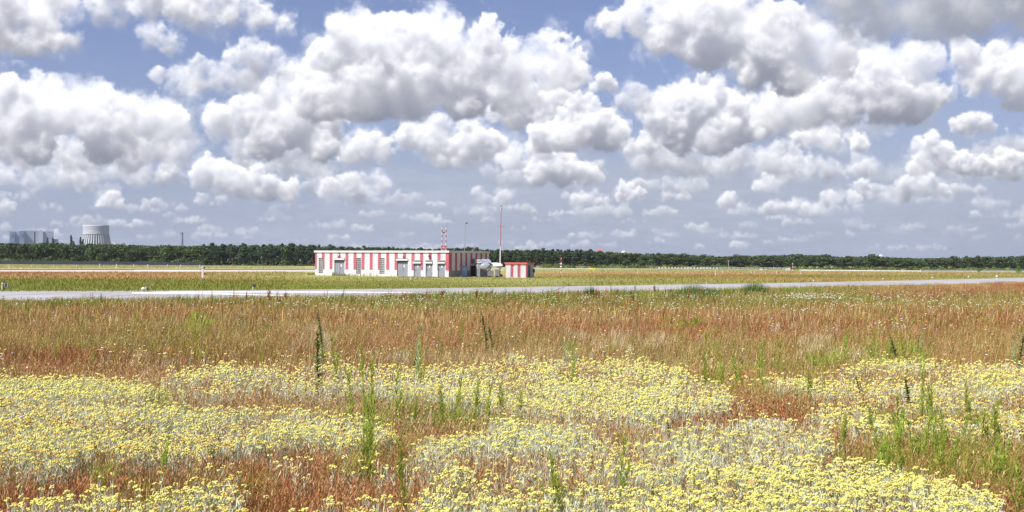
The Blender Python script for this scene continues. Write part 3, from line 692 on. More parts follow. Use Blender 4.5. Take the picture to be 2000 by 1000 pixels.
# ================= small striped hut =================
Yh = 165.0
ht = thing('striped_hut', at(987.6, Yh), 0, 'small red and white striped hut with a red flat roof right of the mast', 'hut'); ht.location.z = 0
WL = W(987.6, 1028.8, Yh); HH = hgt(1008, 516, Yh)
ft = math.radians(-4); ht.rotation_euler = (0, 0, ft)
u = lambda px: W(987.6, px, Yh)
hw = striped(WL, HH, .06, [(u(997.2), u(1002.8)), (u(1011), u(1016.8)), (u(1027), WL)], [], (0, 1, 0)).obj('wall', [white, red], ht)
mbr = striped(2.6, HH, .06, [(0, .25)], [(.55, 1.55, .05, HH - .12)], (2, 1, 2)); sr = mbr.obj('wall', [white, red, lg], ht); sr.location = (WL, 0, 0); sr.rotation_euler = (0, 0, math.radians(72))
MB().box((.56, .15, .06), (1.54, .2, HH - .13)).obj('door', [greyd], sr)
ex, ey = 2.6 * math.cos(math.radians(72)), 2.6 * math.sin(math.radians(72))
MB().add([(0, 0, 0), (-.25, 2.4, 0), (-.25, 2.4, HH), (0, 0, HH), (WL + ex, ey, 0), (WL + ex, ey, HH)], [(0, 3, 2, 1), (1, 2, 5, 4)]).obj('wall', [redbr], ht)
o_ = .10
MB().add([(-o_, -o_, HH), (WL + .08, -o_, HH), (WL + ex + .15, ey + .05, HH), (-.35, 2.5, HH), (-o_, -o_, HH + .24), (WL + .08, -o_, HH + .24), (WL + ex + .15, ey + .05, HH + .24), (-.35, 2.5, HH + .24)],
         [(0, 3, 2, 1), (4, 5, 6, 7), (0, 1, 5, 4), (1, 2, 6, 5), (2, 3, 7, 6), (3, 0, 4, 7)]).obj('roof', [mat('red_roof_edge', (.62, .13, .15), .6, .1, 2)], ht)
MB().box((u(1000), -.10, HH - .12), (u(1003), -.003, HH - .02)).obj('wall_lamp', [redbr], ht)
mt = thing('meter_box', at(1043.2, 166), 0, 'dark meter box on a grey post at the right end of the small hut', 'meter box'); mt.location.z = 0
MB().box((-.06, 0, 0), (.06, .1, 1.3)).obj('post', [metal], mt); MB().box((-.20, -.12, .72), (.14, .0, 1.22)).obj('box', [greyd], mt, bevel=.015)
# ================= power station, chimney, far roofs =================
D_ = 3000.0
def airy(name, c, **k): return mat(name, c, .8, **k)
PA = math.atan((1000 - 62) / 2400)
pw = thing('power_station', at(62, D_), PA, 'pale blue-grey boiler house block of the power station on the far left', 'power station'); pw.location.z = 0
X = lambda px: (px - 62) / 2400 * D_ * math.cos(PA)
Z = lambda py: EYE + (506.4 - py) / 2400 * D_
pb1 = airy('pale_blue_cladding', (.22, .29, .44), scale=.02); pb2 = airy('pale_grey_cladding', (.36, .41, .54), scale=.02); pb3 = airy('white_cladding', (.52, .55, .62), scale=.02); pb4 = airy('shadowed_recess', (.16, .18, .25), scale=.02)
for a, b, top, m_, yo in ((18.5, 29, 452.6, pb1, 0), (29, 37.5, 452.4, pb2, 6), (37.5, 47.5, 451, pb1, 0), (47.5, 66.5, 450.5, pb2, 8), (66.5, 69.2, 451, pb4, 30), (69.2, 75.5, 450.6, pb2, 4), (75.5, 84, 449.2, pb3, 0), (84, 105.2, 451.6, pb2, 3)):
    MB().box((X(a), yo, 0), (X(b) - .3, 60 + yo * .5, Z(top))).obj('block', [m_], pw)
for px in (24, 43): MB().box((X(px - 2), -.6, Z(463)), (X(px + 2), -.1, Z(457))).obj('louvre', [pb4], pw)
mb = MB()
for px in (50, 58, 62, 71, 88, 92, 95, 100): mb.box((X(px), 20, Z(451.5)), (X(px + 1.6), 30, Z(449.2)))
mb.box((X(49), 19, Z(451.9)), (X(102), 31, Z(451.3))).obj('roof_plant', [pb2], pw); MB().tube((X(103), 10, Z(452)), (X(103), 10, Z(448)), .8).obj('stack', [pb2], pw)
MB().lathe([(14, 0), (11, 12), (9, 26), (7.5, Z(466))], 20, (X(108), 30, 0)).obj('conveyor_tower', [pb3], pw)

ct = thing('cooling_tower', at(187, D_), 0, 'large white cooling tower with a ribbed lower half above the trees', 'cooling tower'); ct.location.z = 0
Zt = lambda py: EYE + (507.1 - py) / 2400 * D_
def rad(z):
    q = z / Zt(440); return 30.5 + 7.5 * max(0, (.86 - q)) ** 1.5 * 1.6 + (max(0, q - .86) * 6)
zs = np.linspace(Zt(459.5), Zt(440), 9)
c_w = airy('cooling_tower_concrete', (.46, .47, .50), scale=.03)
MB().lathe([(rad(z), z) for z in zs] + [(rad(zs[-1]) - 1.5, zs[-1]), (rad(zs[-1]) - 2.0, zs[-1] - 8)], 72).obj('shell', [c_w], ct, smooth=True)
fn = MB(); zb, zt_ = 0.0, Zt(459.5)
for i in range(36):
    a = 2 * math.pi * i / 36; w_ = .038
    pts = []
    for z, ex in ((0, 5.5), (zt_, 0)):
        r = rad(z) + ex
        for da, dr in ((-w_, 0), (w_, 0), (w_, -3), (-w_, -3)):
            pts.append(((r + dr) * math.cos(a + da), (r + dr) * math.sin(a + da), z + (.2 if z else 0)))
    fn.add(pts, [(0, 1, 5, 4), (1, 2, 6, 5), (2, 3, 7, 6), (3, 0, 4, 7)])
fn.obj('rib', [airy('white_ribs', (.56, .57, .60), scale=.03)], ct)
MB().lathe([(rad(0) + 1.5, 0), (rad(zt_) - 3, zt_)], 64).obj('rib_backing', [airy('dark_rib_backing', (.035, .04, .06), scale=.03)], ct)  # near-black cone behind the ribs, showing as the dark gaps between them

Dc = 3500.0
ch = thing('chimney', at(355, Dc), 0, 'slim blue-grey chimney standing behind the dark wood with a trail of smoke', 'chimney'); ch.location.z = 0
zt_ = EYE + (508.1 - 454) / 2400 * Dc
MB().tube((0, 0, 0), (0, 0, zt_ - 6), 4.6, 3.7, 20).obj('shaft', [airy('chimney_concrete', (.24, .27, .34), scale=.03)], ch)
MB().tube((0, 0, zt_ - 6), (0, 0, zt_), 3.9, 3.9, 20).obj('rim', [airy('chimney_band', (.20, .16, .19), scale=.03)], ch)
MB().box((3.6, -1.5, 0), (5.2, 1.5, zt_ * .93)).obj('ladder_shaft', [airy('chimney_ladder', (.55, .57, .60), scale=.03)], ch)
# smoke
sm = bpy.data.materials.new('smoke'); sm.use_nodes = True; n = sm.node_tree.nodes; l = sm.node_tree.links; n.remove(n['Principled BSDF'])
pv = n.new('ShaderNodeVolumePrincipled'); pv.inputs['Color'].default_value = (.86, .90, 1, 1); pv.inputs['Density'].default_value = .10; pv.inputs['Anisotropy'].default_value = .2
l.new(pv.outputs[0], n['Material Output'].inputs['Volume'])
mb = MB(); rr = random.Random(3)
P0 = Vector((0, 0, zt_))
def puff(c, r):
    b = [(0, -r)] + [(r * math.cos(t), r * math.sin(t)) for t in (-.9, -.4, .1, .6, 1.0)] + [(0, r)]
    mb.lathe([(max(q, 0), w) for q, w in b], 10, c)
for k in range(10):
    t = k / 9; puff((-1 - 26 * t, rr.uniform(-2, 2), zt_ + 3 + 15 * t ** .7 + rr.uniform(-1, 1)), 1.8 + 2.6 * t)
for k in range(5): puff((-8 - 6 * k * .6, rr.uniform(-3, 3), zt_ + 18 + rr.uniform(-1.5, 2.5)), 3.4)
so_ = mb.obj('smoke_plume', [sm]); so_.location = ch.location; tag(so_, 'thin pale smoke drifting left from the chimney top', 'smoke', kind='stuff')

def far(name, px, py, Y, label, cat): o = thing(name, at(px, Y), 0, label, cat); o.location.z = 0; return o, (lambda q: (q - px) / 2400 * Y), (lambda q: hgt(px, q, Y))
o, X, Z = far('red_tower_house', 1172.5, 490, 1500, 'distant red roofed tower poking above the wood', 'tower')
MB().box((X(1169), 0, 0), (X(1176), 5, Z(490))).obj('wall', [mat('red_brick', (.36, .10, .09), .8, .1, .5)], o)
MB().add([(X(1167), -1, Z(490)), (X(1178), -1, Z(490)), (X(1178), 6, Z(490)), (X(1167), 6, Z(490)), (X(1171), 2.5, Z(486)), (X(1174), 2.5, Z(486))], [(0, 1, 5, 4), (1, 2, 5), (2, 3, 4, 5), (3, 0, 4), (0, 3, 2, 1)]).obj('roof', [mat('red_tiles', (.45, .12, .09), .8, .1, .5)], o)
for px, Y, r, top, lab in ((1218, 1500, 3.0, 489.5, 'small white radome above the trees beside the red tower'), (1720.5, 1500, 2.6, 497, 'small white dome on a stalk above the right-hand wood')):
    o, X, Z = far('radome', px, top, Y, lab, 'dome')
    MB().lathe([(.8, 0), (.8, Z(top) - r)], 10).obj('stalk', [white], o)
    MB().lathe([(r * math.cos(a), Z(top) - r + r * math.sin(a)) for a in np.linspace(-1.2, 1.57, 9)], 14).obj('dome', [white], o, smooth=True)
o, X, Z = far('far_building', 830, 483, 1800, 'low white building far behind the wood over the striped roof', 'building')
MB().box((X(808), 0, 0), (X(846), 10, Z(483.6))).obj('wall', [white], o); MB().box((X(812), 2, Z(483.6)), (X(830), 8, Z(482.6))).obj('roof', [pb2], o)
o, X, Z = far('wind_turbine', 228, 478, 2600, 'tiny wind turbine right of the cooling tower', 'wind turbine')
MB().tube((0, 0, 0), (0, 0, Z(473.5)), 1.0, .7, 8).obj('tower', [metal], o)
mb = MB()
for a in (.5, 2.6, 4.7): mb.tube((0, -2, Z(473.5)), (8 * math.cos(a), -2, Z(473.5) + 8 * math.sin(a)), .5, .2, 6)
mb.obj('rotor', [metal], o)

# ================= trees =================
leafm = vcmat('tree_leaves', .7, .25, rnd=.28, spec=.15)
barkm = mat('bark', (.10, .07, .05), .9, .2, 2); pbark = mat('pine_bark', (.20, .09, .05), .9, .2, 2)
def crown(seed, kind, n=950):
    r = np.random.RandomState(seed); L = []
    if kind == 'broad':
        for k in range(19):
            a = r.uniform(0, 6.28); d = r.uniform(0, .36); z = r.uniform(.10, .86); L.append((d * math.cos(a) * (1.25 - z * .75), d * math.sin(a) * (1.25 - z * .75), z, r.uniform(.12, .22)))
        L.append((r.uniform(-.1, .1), 0, .84, r.uniform(.12, .16))); base = np.array([.070, .098, .034])
    elif kind == 'pine':
        for k in range(16):
            a = r.uniform(0, 6.28); z = r.uniform(.30, .90); d = r.uniform(.02, .30) * (1.2 - z * .8); L.append((d * math.cos(a), d * math.sin(a), z, r.uniform(.08, .15)))
        L.append((0, 0, .90, .09)); base = np.array([.052, .078, .036])
    elif kind == 'poplar':
        for k in range(12): L.append((r.uniform(-.04, .04), r.uniform(-.04, .04), .18 + .068 * k, .075 + .05 * math.sin(k / 11 * 3.1)))
        base = np.array([.045, .07, .03])
    else:
        for k in range(10):
            a = r.uniform(0, 6.28); d = r.uniform(0, .55); L.append((d * math.cos(a), d * math.sin(a), r.uniform(.2, .65), r.uniform(.18, .32)))
        base = np.array([.11, .16, .04])
    L = np.array(L); k = r.randint(0, len(L), n)
    v = r.randn(n, 3); v /= np.linalg.norm(v, axis=1)[:, None]; rad_ = r.uniform(.55, 1.08, n)[:, None]
    c = L[k, :3] + v * L[k, 3:4] * rad_ * np.array([1, 1, .8]); c[:, 2] = np.maximum(c[:, 2], .02)
    nr = v + r.randn(n, 3) * .45; nr /= np.linalg.norm(nr, axis=1)[:, None]
    t1 = np.cross(nr, r.randn(n, 3)); t1 /= np.linalg.norm(t1, axis=1)[:, None]; t2 = np.cross(nr, t1)
    s = r.uniform(.018, .042, n)[:, None] * (1.25 if kind == 'broad' else 1)
    V = np.stack([c - t1 * s, c - t2 * s * .8, c + t1 * s, c + t2 * s * .8], 1).reshape(-1, 3)
    Q = np.arange(4 * n).reshape(-1, 4)
    lump = r.uniform(.75, 1.3, len(L))[k]; col = base * (lump * r.uniform(.75, 1.3, n))[:, None] * (1 + r.uniform(-.1, .15, (n, 3)) * [1, .3, .2])
    return V, Q, np.repeat(col, 4, 0)
def tree_proto(kind, seed, cat):
    o = thing(kind + '_tree', (0, -400, 0), 0, 'x', cat)
    V, Q, C = crown(seed, kind); np_mesh('crown', V, [], Q, C, leafm, o)
    if kind != 'shrub':
        mb = MB(); r = random.Random(seed); h0 = .62 if kind == 'pine' else .5
        mb.tube((0, 0, 0), (.01, 0, h0), .018, .010, 7)
        for k in range(5):
            a = r.uniform(0, 6.28); z = r.uniform(h0 * .55, h0); mb.tube((.006, 0, z), (.16 * math.cos(a), .16 * math.sin(a), z + r.uniform(.10, .22)), .007, .003, 5)
        mb.obj('trunk', [pbark if kind == 'pine' else barkm], o)
    return o
PR = {'broad': [tree_proto('broad', 10 + k, 'tree') for k in range(6)], 'pine': [tree_proto('pine', 30 + k, 'tree') for k in range(5)], 'poplar': [tree_proto('poplar', 50, 'tree')], 'shrub': [tree_proto('shrub', 60 + k, 'shrub') for k in range(4)]}
for k in PR:
    for p in PR[k]: p.name = {'broad': 'broadleaf_tree', 'pine': 'pine_tree', 'poplar': 'poplar_tree', 'shrub': 'shrub'}[k]
KID = {p.name: children(p) for k in PR for p in PR[k]}
used = set()
def plant(kind, k, loc, h, wd, label, group=None, rnd=random.Random(9)):
    p = PR[kind][k % len(PR[kind])]; a = rnd.uniform(0, 6.28)
    if p.name not in used:
        used.add(p.name); p.location = loc; p.rotation_euler = (0, 0, a); p.scale = (wd, wd, h); p['label'] = label
        if group: p['group'] = group
        return p
    return copy_thing(p, loc, a, label, group, (wd, wd, h), KID[p.name])
topx = [-300, 0, 50, 100, 150, 200, 250, 300, 330, 360, 400, 450, 500, 550, 600, 650, 700, 750, 800, 850, 900, 925, 945, 1000, 1050, 1100, 1150, 1200, 1250, 1300, 1350, 1400, 1450, 1500, 1550, 1600, 1650, 1700, 1750, 1800, 1900, 2000, 2400]
topy = [474, 474, 475, 473, 476, 475, 477, 479, 477, 480, 478, 477, 478, 478, 479, 480, 482, 483, 484, 485, 483.5, 482.5, 487, 488, 487, 488, 489, 492, 494, 495, 497, 500, 498, 497.5, 496.5, 497, 501, 498.5, 502, 503, 501, 498.5, 497]
rt = random.Random(77); rows = ((0, 12), (9, 12), (20, 13))
GL = {'broad': ('green broadleaf tree in the left part of the far wood', 'broadleaf trees in the left wood'), 'pine': ('dark pine in the dense far wood behind the striped building', 'pines in the far wood'),
      'right': ('rounded broadleaf tree in the far wood on the right', 'broadleaf trees in the right wood')}
cnt = 0
for dy, step in rows:
    px = -70 + dy
    while px < 2090:
        pinez = 390 < px < 1190
        right = px >= 1190
        Y = (527 if not right else 527 + min((px - 1190) / 300, 1) * 190) + dy * 1.6 + rt.uniform(-3, 3)
        stp = (rt.uniform(.8, 1.2) * (19 if pinez else 25) * (1 if not right else .92))
        top = np.interp(px, topx, topy) + rt.choice((-3, -1.5, -.5, .3, .8, 1.5, 2.8, 4.5)) + (0 if dy else rt.uniform(1, 6))
        h = hgt(px, top, Y) / .97; p0 = at(px, Y)
        kind = 'pine' if pinez and rt.random() < .85 else 'broad'
        wd = (stp / 2400 * Y) * (1.75 if kind == 'broad' else 1.9) * (1.15 if right else 1) * rt.uniform(.9, 1.25)
        key = 'right' if right else kind
        plant(kind, rt.randrange(6), (p0.x, Y, 0), h, wd, *GL[key]); cnt += 1
        px += stp
        if cnt > 282: break
print('trees', cnt)
# poplars by the power station
for px, top, lab in ((139, 458.6, 'tall slim poplar standing alone between power station and cooling tower'), (157, 462, 'slim poplar just left of the cooling tower'), (92.5, 463, 'slim poplar in front of the pale boiler house'), (144, 470, 'short poplar close to the tall lone poplar'), (161.5, 466, 'low poplar touching the left foot of the cooling tower'), (103.5, 463, 'slim poplar at the right end of the boiler house')):
    Y = 1300; p0 = at(px, Y); h = hgt(px, top, Y); plant('poplar', 0, (p0.x, Y, 0), h, h * .42, lab)
# undergrowth at the wood's foot: one mass
def mass(name, x0, x1, Yf, hf, n, dens, seed, label):
    r = np.random.RandomState(seed); V, C = [], []
    px = r.uniform(x0, x1, n)
    for q in px:
        Y = Yf(q) + r.uniform(-4, 7); p0 = at(q, Y); h = hf(q) * r.uniform(.55, 1.15); m_ = dens
        v = r.randn(m_, 3); v /= np.linalg.norm(v, axis=1)[:, None]; v[:, 2] = np.abs(v[:, 2])
        c = v * r.uniform(.6, 1.05, m_)[:, None] * np.array([h * 1.3, h * .9, h]) + np.array([p0.x, Y, 0.0])
        t1 = r.randn(m_, 3); t1 /= np.linalg.norm(t1, axis=1)[:, None]; t2 = np.cross(t1, r.randn(m_, 3)); t2 /= np.linalg.norm(t2, axis=1)[:, None]
        s = r.uniform(.10, .26, m_)[:, None]
        V.append(np.stack([c - t1 * s, c - t2 * s, c + t1 * s, c + t2 * s], 1).reshape(-1, 3))
        b = np.array([.14, .18, .05]) * r.uniform(.5, 1.5); C.append(np.repeat(b * r.uniform(.7, 1.3, (m_, 1)), 4, 0))
    V = np.concatenate(V); o = np_mesh(name, V, [], np.arange(len(V)).reshape(-1, 4), np.concatenate(C), vcmat(name + '_leaves', .7, .2))
    return tag(o, label, 'undergrowth', kind='stuff')
mass('undergrowth', -60, 640, lambda q: 521, lambda q: 2.6 if q < 395 else .8, 90, 130, 5, 'low dark bushes along the foot of the left wood')
mass('undergrowth', 1050, 2080, lambda q: 470 + (q - 1050) / 1000 * -30, lambda q: 1.5 if q < 1500 else 1.3, 190, 120, 6, 'low green bushes along the foot of the right wood')
# a dense wood fills in behind the rows of trees
def woodmass(x0, x1, Yf, seed):
    r = np.random.RandomState(seed); n = 52000; px = r.uniform(x0, x1, n); Y = np.array([Yf(q) for q in px]) + r.uniform(0, 14, n)
    tp = np.interp(px, topx, topy) + 2; X = (px - 1000) / 2400 * Y; top = EYE + (512 + .006 * (px - 1000) - tp) / 2400 * Y
    z = r.uniform(0, 1, n) ** .9 * top; c = np.stack([X, Y, z], 1)
    t1 = r.randn(n, 3); t1 /= np.linalg.norm(t1, axis=1)[:, None]; t2 = np.cross(t1, r.randn(n, 3)); t2 /= np.linalg.norm(t2, axis=1)[:, None]; s = r.uniform(.3, .8, n)[:, None]
    V = np.stack([c - t1 * s, c - t2 * s, c + t1 * s, c + t2 * s], 1).reshape(-1, 3)
    lum = np.interp(np.sin(px * .21) + np.sin(px * .087 + 2) + r.randn(n) * .4, [-2, 2], [.55, 1.45])
    C = np.repeat(np.array([.055, .076, .03]) * lum[:, None], 4, 0)
    o = np_mesh('forest', V, [], np.arange(len(V)).reshape(-1, 4), C, leafm); tag(o, 'dense dark wood closing the view behind the front rows of trees', 'forest', kind='stuff')
woodmass(-450, 2450, lambda q: 565 if q < 1190 else 565 + min((q - 1190) / 300, 1) * 190, 4)
for px, py, h, lab in ((1912, 532.6, 5.6, 'dark round bush standing in front of the low white wall'), (1989, 533.6, 9, 'bright green bushy tree at the right end of the white wall'), (1824, 541, 1.6, 'small dark bush on the grass beyond the taxiway'), (1848, 536.5, 1.6, 'low yellowish bush on the far grass')):
    g = gnd(px, py); hh = h / 2400 * g.y * 2.0; plant('shrub', px % 4, (g.x, g.y, 0), hh, hh * .9, lab)

# ================= fence and wall =================
fcm = mat('blue_grey_noise_barrier', (.055, .06, .085), .7, .15, .5)
def fence(name, a, b, z0, z1, material, label, cat, n):
    a, b = Vector(a), Vector(b); d = (b - a); L_ = d.length; o = thing(name, a, math.atan2(d.y, d.x), label, cat)
    mb = MB(); step = L_ / n
    for k in range(n):
        h0 = z0 + (z1 - z0) * k / n; mb.box((k * step + .08, 0, 0), ((k + 1) * step - .08, .12, h0))
    mb.obj('panel', [material], o); mb = MB()
    for k in range(n + 1): mb.box((k * step - .079, -.05, 0), (k * step + .079, .15, z0 + (z1 - z0) * k / n + .05))
    q = mb.obj('post_row', [greyd], o); q['kind'] = 'stuff'
    return o
a = at(-160, 500); b = at(398, 512); a.z = b.z = 0
fence('noise_barrier', a, b, 1.62, 1.15, fcm, 'long low blue-grey fence along the foot of the left wood', 'fence', 60)
a = gnd(1798, 531.4); b = gnd(2150, 532.4)
wm_ = mat('whitewashed_wall', (.66, .65, .66), .85, .06, .6)
w_ = thing('boundary_wall', a, math.atan2(b.y - a.y, b.x - a.x), 'low white boundary wall before the right-hand wood', 'wall')
L_ = (b - a).length; MB().box((0, 0, 0), (L_, .25, .58)).obj('wall', [wm_], w_); MB().box((-.03, -.04, .58), (L_, .29, .66)).obj('coping', [white], w_)
a = gnd(1560, 528.5); b = gnd(1797, 530.4)
w_ = thing('boundary_wall', a, math.atan2(b.y - a.y, b.x - a.x), 'thin pale kerb-like wall running left from the white wall', 'wall')
L_ = (b - a).length; MB().box((0, 0, 0), (L_, .25, .30)).obj('wall', [wm_], w_); MB().box((-.03, -.04, .30), (L_, .29, .34)).obj('coping', [white], w_)
a = gnd(1046, 522.6); b = gnd(1545, 526.6)
fence('mesh_fence', a, b, .75, .75, mat('weathered_fence', (.24, .23, .22), .8, .2, .5), 'long low grey fence in front of the right-hand wood', 'fence', 60)

# ================= airfield furniture =================
orange = mat('orange_lens', (.75, .28, .05), .3); yel = mat('airfield_yellow', (.80, .62, .08), .6)
def marker_proto():
    o = thing('runway_marker', (0, 0, 0), 0, 'x', 'runway marker')
    MB().lathe([(.30, 0), (.30, .07), (.12, .08), (.10, .75), (.03, .9)], 12).obj('cone', [white], o); MB().lathe([(.14, .30), (.14, .42)], 12).obj('band', [redbr], o)
    return o
def light_proto():
    o = thing('edge_light', (0, 0, 0), 0, 'x', 'airfield light')
    MB().lathe([(.13, 0), (.13, .05), (.05, .06), (.05, .16)], 12).obj('stem', [white], o); MB().lathe([(.02, .16), (.13, .17), (.14, .27), (.08, .36), (0, .38)], 12).obj('lens', [white], o, smooth=True)
    return o
def post_proto():
    o = thing('marker_post', (0, 0, 0), 0, 'x', 'marker post')
    MB().box((-.12, -.08, 0), (.12, .08, .85)).obj('post', [white], o, bevel=.02); MB().box((-.20, -.16, 0), (.20, .16, .06)).obj('base', [plin], o); MB().box((-.125, -.085, .5), (.125, .085, .6)).obj('band', [greyd], o)
    return o
def place(proto, pts, labf, group, ph):
    kids = children(proto); first = True
    for i, (px, py, hp) in enumerate(pts):
        g = gnd(px, py); s = hp / 2400 * g.y / ph; lab = labf(i, px)
        if first: proto.location = g; proto.scale = (s, s, s); proto['label'] = lab; proto['group'] = group; first = False
        else: copy_thing(proto, g, 0, lab, group, s, kids)
LM = [(18, 521.5, 5), (62, 521.8, 5), (105, 522, 5), (150, 522.2, 5), (195, 522.5, 7.5), (227.5, 523, 7.5), (261, 523, 7), (289, 523, 7), (327, 523, 6.5), (352.5, 523.3, 6.5), (390, 523.5, 6.5)]
def below(px):
    L = [(21, 'the left end of the boiler house'), (62, 'the middle of the boiler house'), (105, 'the right end of the boiler house'), (150, 'the gap left of the cooling tower'), (195, 'the middle of the cooling tower'), (227.5, 'the grass just right of the cooling tower'), (261, 'the trees between cooling tower and chimney'), (289, 'the trees midway to the chimney'), (327, 'the trees just left of the chimney'), (352.5, 'the chimney'), (390, 'the right end of the blue-grey fence')]
    return min(L, key=lambda a: abs(a[0] - px))[1]
place(marker_proto(), LM, lambda i, px: 'small white cone marker before the fence, below ' + below(px), 'white cone markers before the left fence', .9)
RM = [(1088.5, 537.3, 3.5), (1167.5, 536, 2.6), (1245, 536, 4.5), (1300, 530.2, 3.6), (1320.5, 536, 4.5), (1356, 531, 3.2), (1397.3, 537, 7.2), (1411.5, 532.6, 4.5), (1467, 533.4, 4.6), (1473, 535.8, 5.2), (1495.4, 536, 4.2), (1516.8, 534.8, 5.6), (1564, 535.2, 5), (1611, 535, 4), (1653, 536.2, 3), (1686, 537.6, 5), (1245, 529, 3)]
ordn = ['nearest the small hut', 'second from the small hut', 'third from the small hut', 'under the left end of the white barrier row', 'left of the tall one under the barrier row', 'small and far under the barrier row', 'tallest, below the barrier row end', 'just right of the tallest marker', 'left of a close pair', 'right of a close pair', 'short, right of the close pair', 'below the white equipment box on its left', 'right of the white equipment box', 'second right of the white equipment box', 'very small, third right of the equipment box', 'the rightmost of the row', 'far and small above the third from the hut']
place(post_proto(), RM, lambda i, px: 'white marker post on the far grass, ' + ordn[i], 'white marker posts on the right grass', .85)
EL = [(1380, 555, 3.6), (1589, 550.4, 3.6), (1724.5, 547.4, 4.2), (1821, 544.6, 4), (1891.5, 543.3, 4.6), (1947, 544, 6), (1910, 555, 3.4), (1023.5, 576.5, 5), (1087, 557.6, 2), (802.5, 546.5, 4.5)]
el_ = ['under the dark wood centre right', 'below the white equipment box', 'below the small white dome', 'beside a small dark bush', 'beside the low yellowish bush', 'below the bush by the white wall', 'on the near verge of the taxiway at far right', 'on the near verge below the small hut', 'tiny, right of the small hut', 'in front of the first single grey door']
place(light_proto(), EL, lambda i, px: 'small white taxiway edge light ' + el_[i], 'taxiway edge lights', .38)
# big white fitting beyond the taxiway at left
g = gnd(280, 566.8); o = thing('ground_light', g, 0, 'white domed ground light with a dark cable box beyond the taxiway, left', 'airfield light')
MB().lathe([(.16, 0), (.17, .05), (.15, .13), (.08, .20), (0, .22)], 14).obj('dome', [white], o, smooth=True); MB().box((.14, -.06, 0), (.24, .08, .24)).obj('bracket', [lg], o, bevel=.02); MB().box((.26, -.05, 0), (.34, .05, .17)).obj('cable_box', [rust], o)
# barrier row
bp = thing('barrier', (0, 0, 0), 0, 'x', 'barrier'); MB().prism([(-.42, 0), (.42, 0), (.42, .12), (.30, .25), (.26, .62), (-.26, .62), (-.30, .25), (-.42, .12)], -.35, .35).obj('block', [mat('grey_white_concrete', (.46, .45, .44), .9, .1, 2)], bp, bevel=.03); MB().box((-.2, -.36, 0), (.2, -.352, .1)).obj('fork_slot', [greyd], bp)
bk = children(bp); n_ = 19
for i in range(n_):
    px = 1287.5 + i * (1400 - 1287.5) / (n_ - 1); g = gnd(px, 525.5 + i * .04); s = 1.22
    lab = ('leftmost' if i == 0 else 'rightmost' if i == n_ - 1 else 'middle' if i == 9 else ['', 'second', 'third', 'fourth', 'fifth', 'sixth', 'seventh', 'eighth', 'ninth'][i if i < 9 else 18 - i] + (' from the left' if i < 9 else ' from the right')) + ' white block in the row of barriers before the right wood'
    if i == 0: bp.location = g; bp.scale = (s * .8, s, s); bp['label'] = lab; bp['group'] = 'row of white barriers'
    else: copy_thing(bp, g, 0, lab, 'row of white barriers', (s * .8, s, s), bk)
# boxes and poles
for px, py, w_, h_, lab in ((1539.5, 529.4, 7.5, 5.4, 'white equipment box beside a red and white pole, far right of centre'), (1487, 529, 4.2, 3.4, 'smaller white equipment box left of the bigger one')):
    g = gnd(px, py); k = g.y / 2400; o = thing('equipment_box', g, 0, lab, 'equipment box')
    MB().box((-w_ / 2 * k, 0, .08), (w_ / 2 * k, .8, h_ * k)).obj('body', [white], o, bevel=.03); MB().box((-w_ / 2 * k + .1, -.012, .2), (-.05, -.002, h_ * k - .1)).obj('door', [lg], o); MB().box((-w_ / 2 * k + .05, .05, 0), (w_ / 2 * k - .05, .75, .08)).obj('base', [greyd], o)
def pole(px, py, top, r, bands, lab, boxes=()):
    g = gnd(px, py); o = thing('banded_pole', g, 0, lab, 'pole'); h = hgt(px, top, g.y); mb = MB()
    banded_tube(mb, (0, 0, 0), (0, 0, h), r, bands); mb.obj('pole', [white, redbr], o)
    for (bz, m_) in boxes: MB().box((-.26, -.15, h * bz), (.10, .15, h * bz + .26)).obj('lamp_box', [m_], o, bevel=.03)
    return o
pole(1096.3, 534.5, 503.5, .07, 7, 'red and white banded pole with two white boxes right of the hut', ((.30 + .28, white), (.40, white), (.86, redbr)))
pole(1548.3, 529.5, 513.5, .08, 5, 'thin red and white banded pole beside the white equipment box', ())
g = gnd(1423, 525.5); o = thing('wooden_pole', g, 0, 'bare pale wooden pole before the wood at right', 'pole'); MB().tube((0, 0, 0), (0, 0, hgt(1423, 508, g.y)), .16, .10, 8).obj('pole', [mat('weathered_wood', (.36, .31, .25), .9, .2, 2)], o); MB().box((-.5, -.05, hgt(1423, 510, g.y)), (.5, .05, hgt(1423, 509.2, g.y))).obj('crossbar', [metal], o)
g = gnd(1156.5, 527.2); o = thing('yellow_sign', g, 0, 'low wide yellow board on the far grass below the red tower', 'sign'); k = g.y / 2400
MB().box((-6.4 * k, 0, .10), (6.4 * k, .15, 3.8 * k)).obj('board', [yel], o, bevel=.03); MB().box((-5 * k, .02, 0), (-4.6 * k, .1, .1)).box((4.6 * k, .02, 0), (5 * k, .1, .1)).obj('leg', [greyd], o); MB().box((1.9 * k, -.012, .12), (2.3 * k, -.002, 3.5 * k)).obj('divider', [greyd], o)
ap = thing('approach_light', (0, 0, 0), 0, 'x', 'approach light'); MB().tube((0, 0, 0), (0, 0, 1.5), .035, .03, 6).obj('pole', [metal], ap); MB().box((-.45, -.1, 1.5), (.45, .1, 1.56)).lathe([(.10, 1.56), (.15, 1.62), (.15, 1.75), (0, 1.8)], 10, (-.3, 0, 0)).lathe([(.10, 1.56), (.15, 1.62), (.15, 1.75), (0, 1.8)], 10, (.3, 0, 0)).obj('lamp_bar', [white], ap); MB().box((-.1, -.14, 1.56), (.1, -.02, 1.74)).obj('lens', [orange], ap)
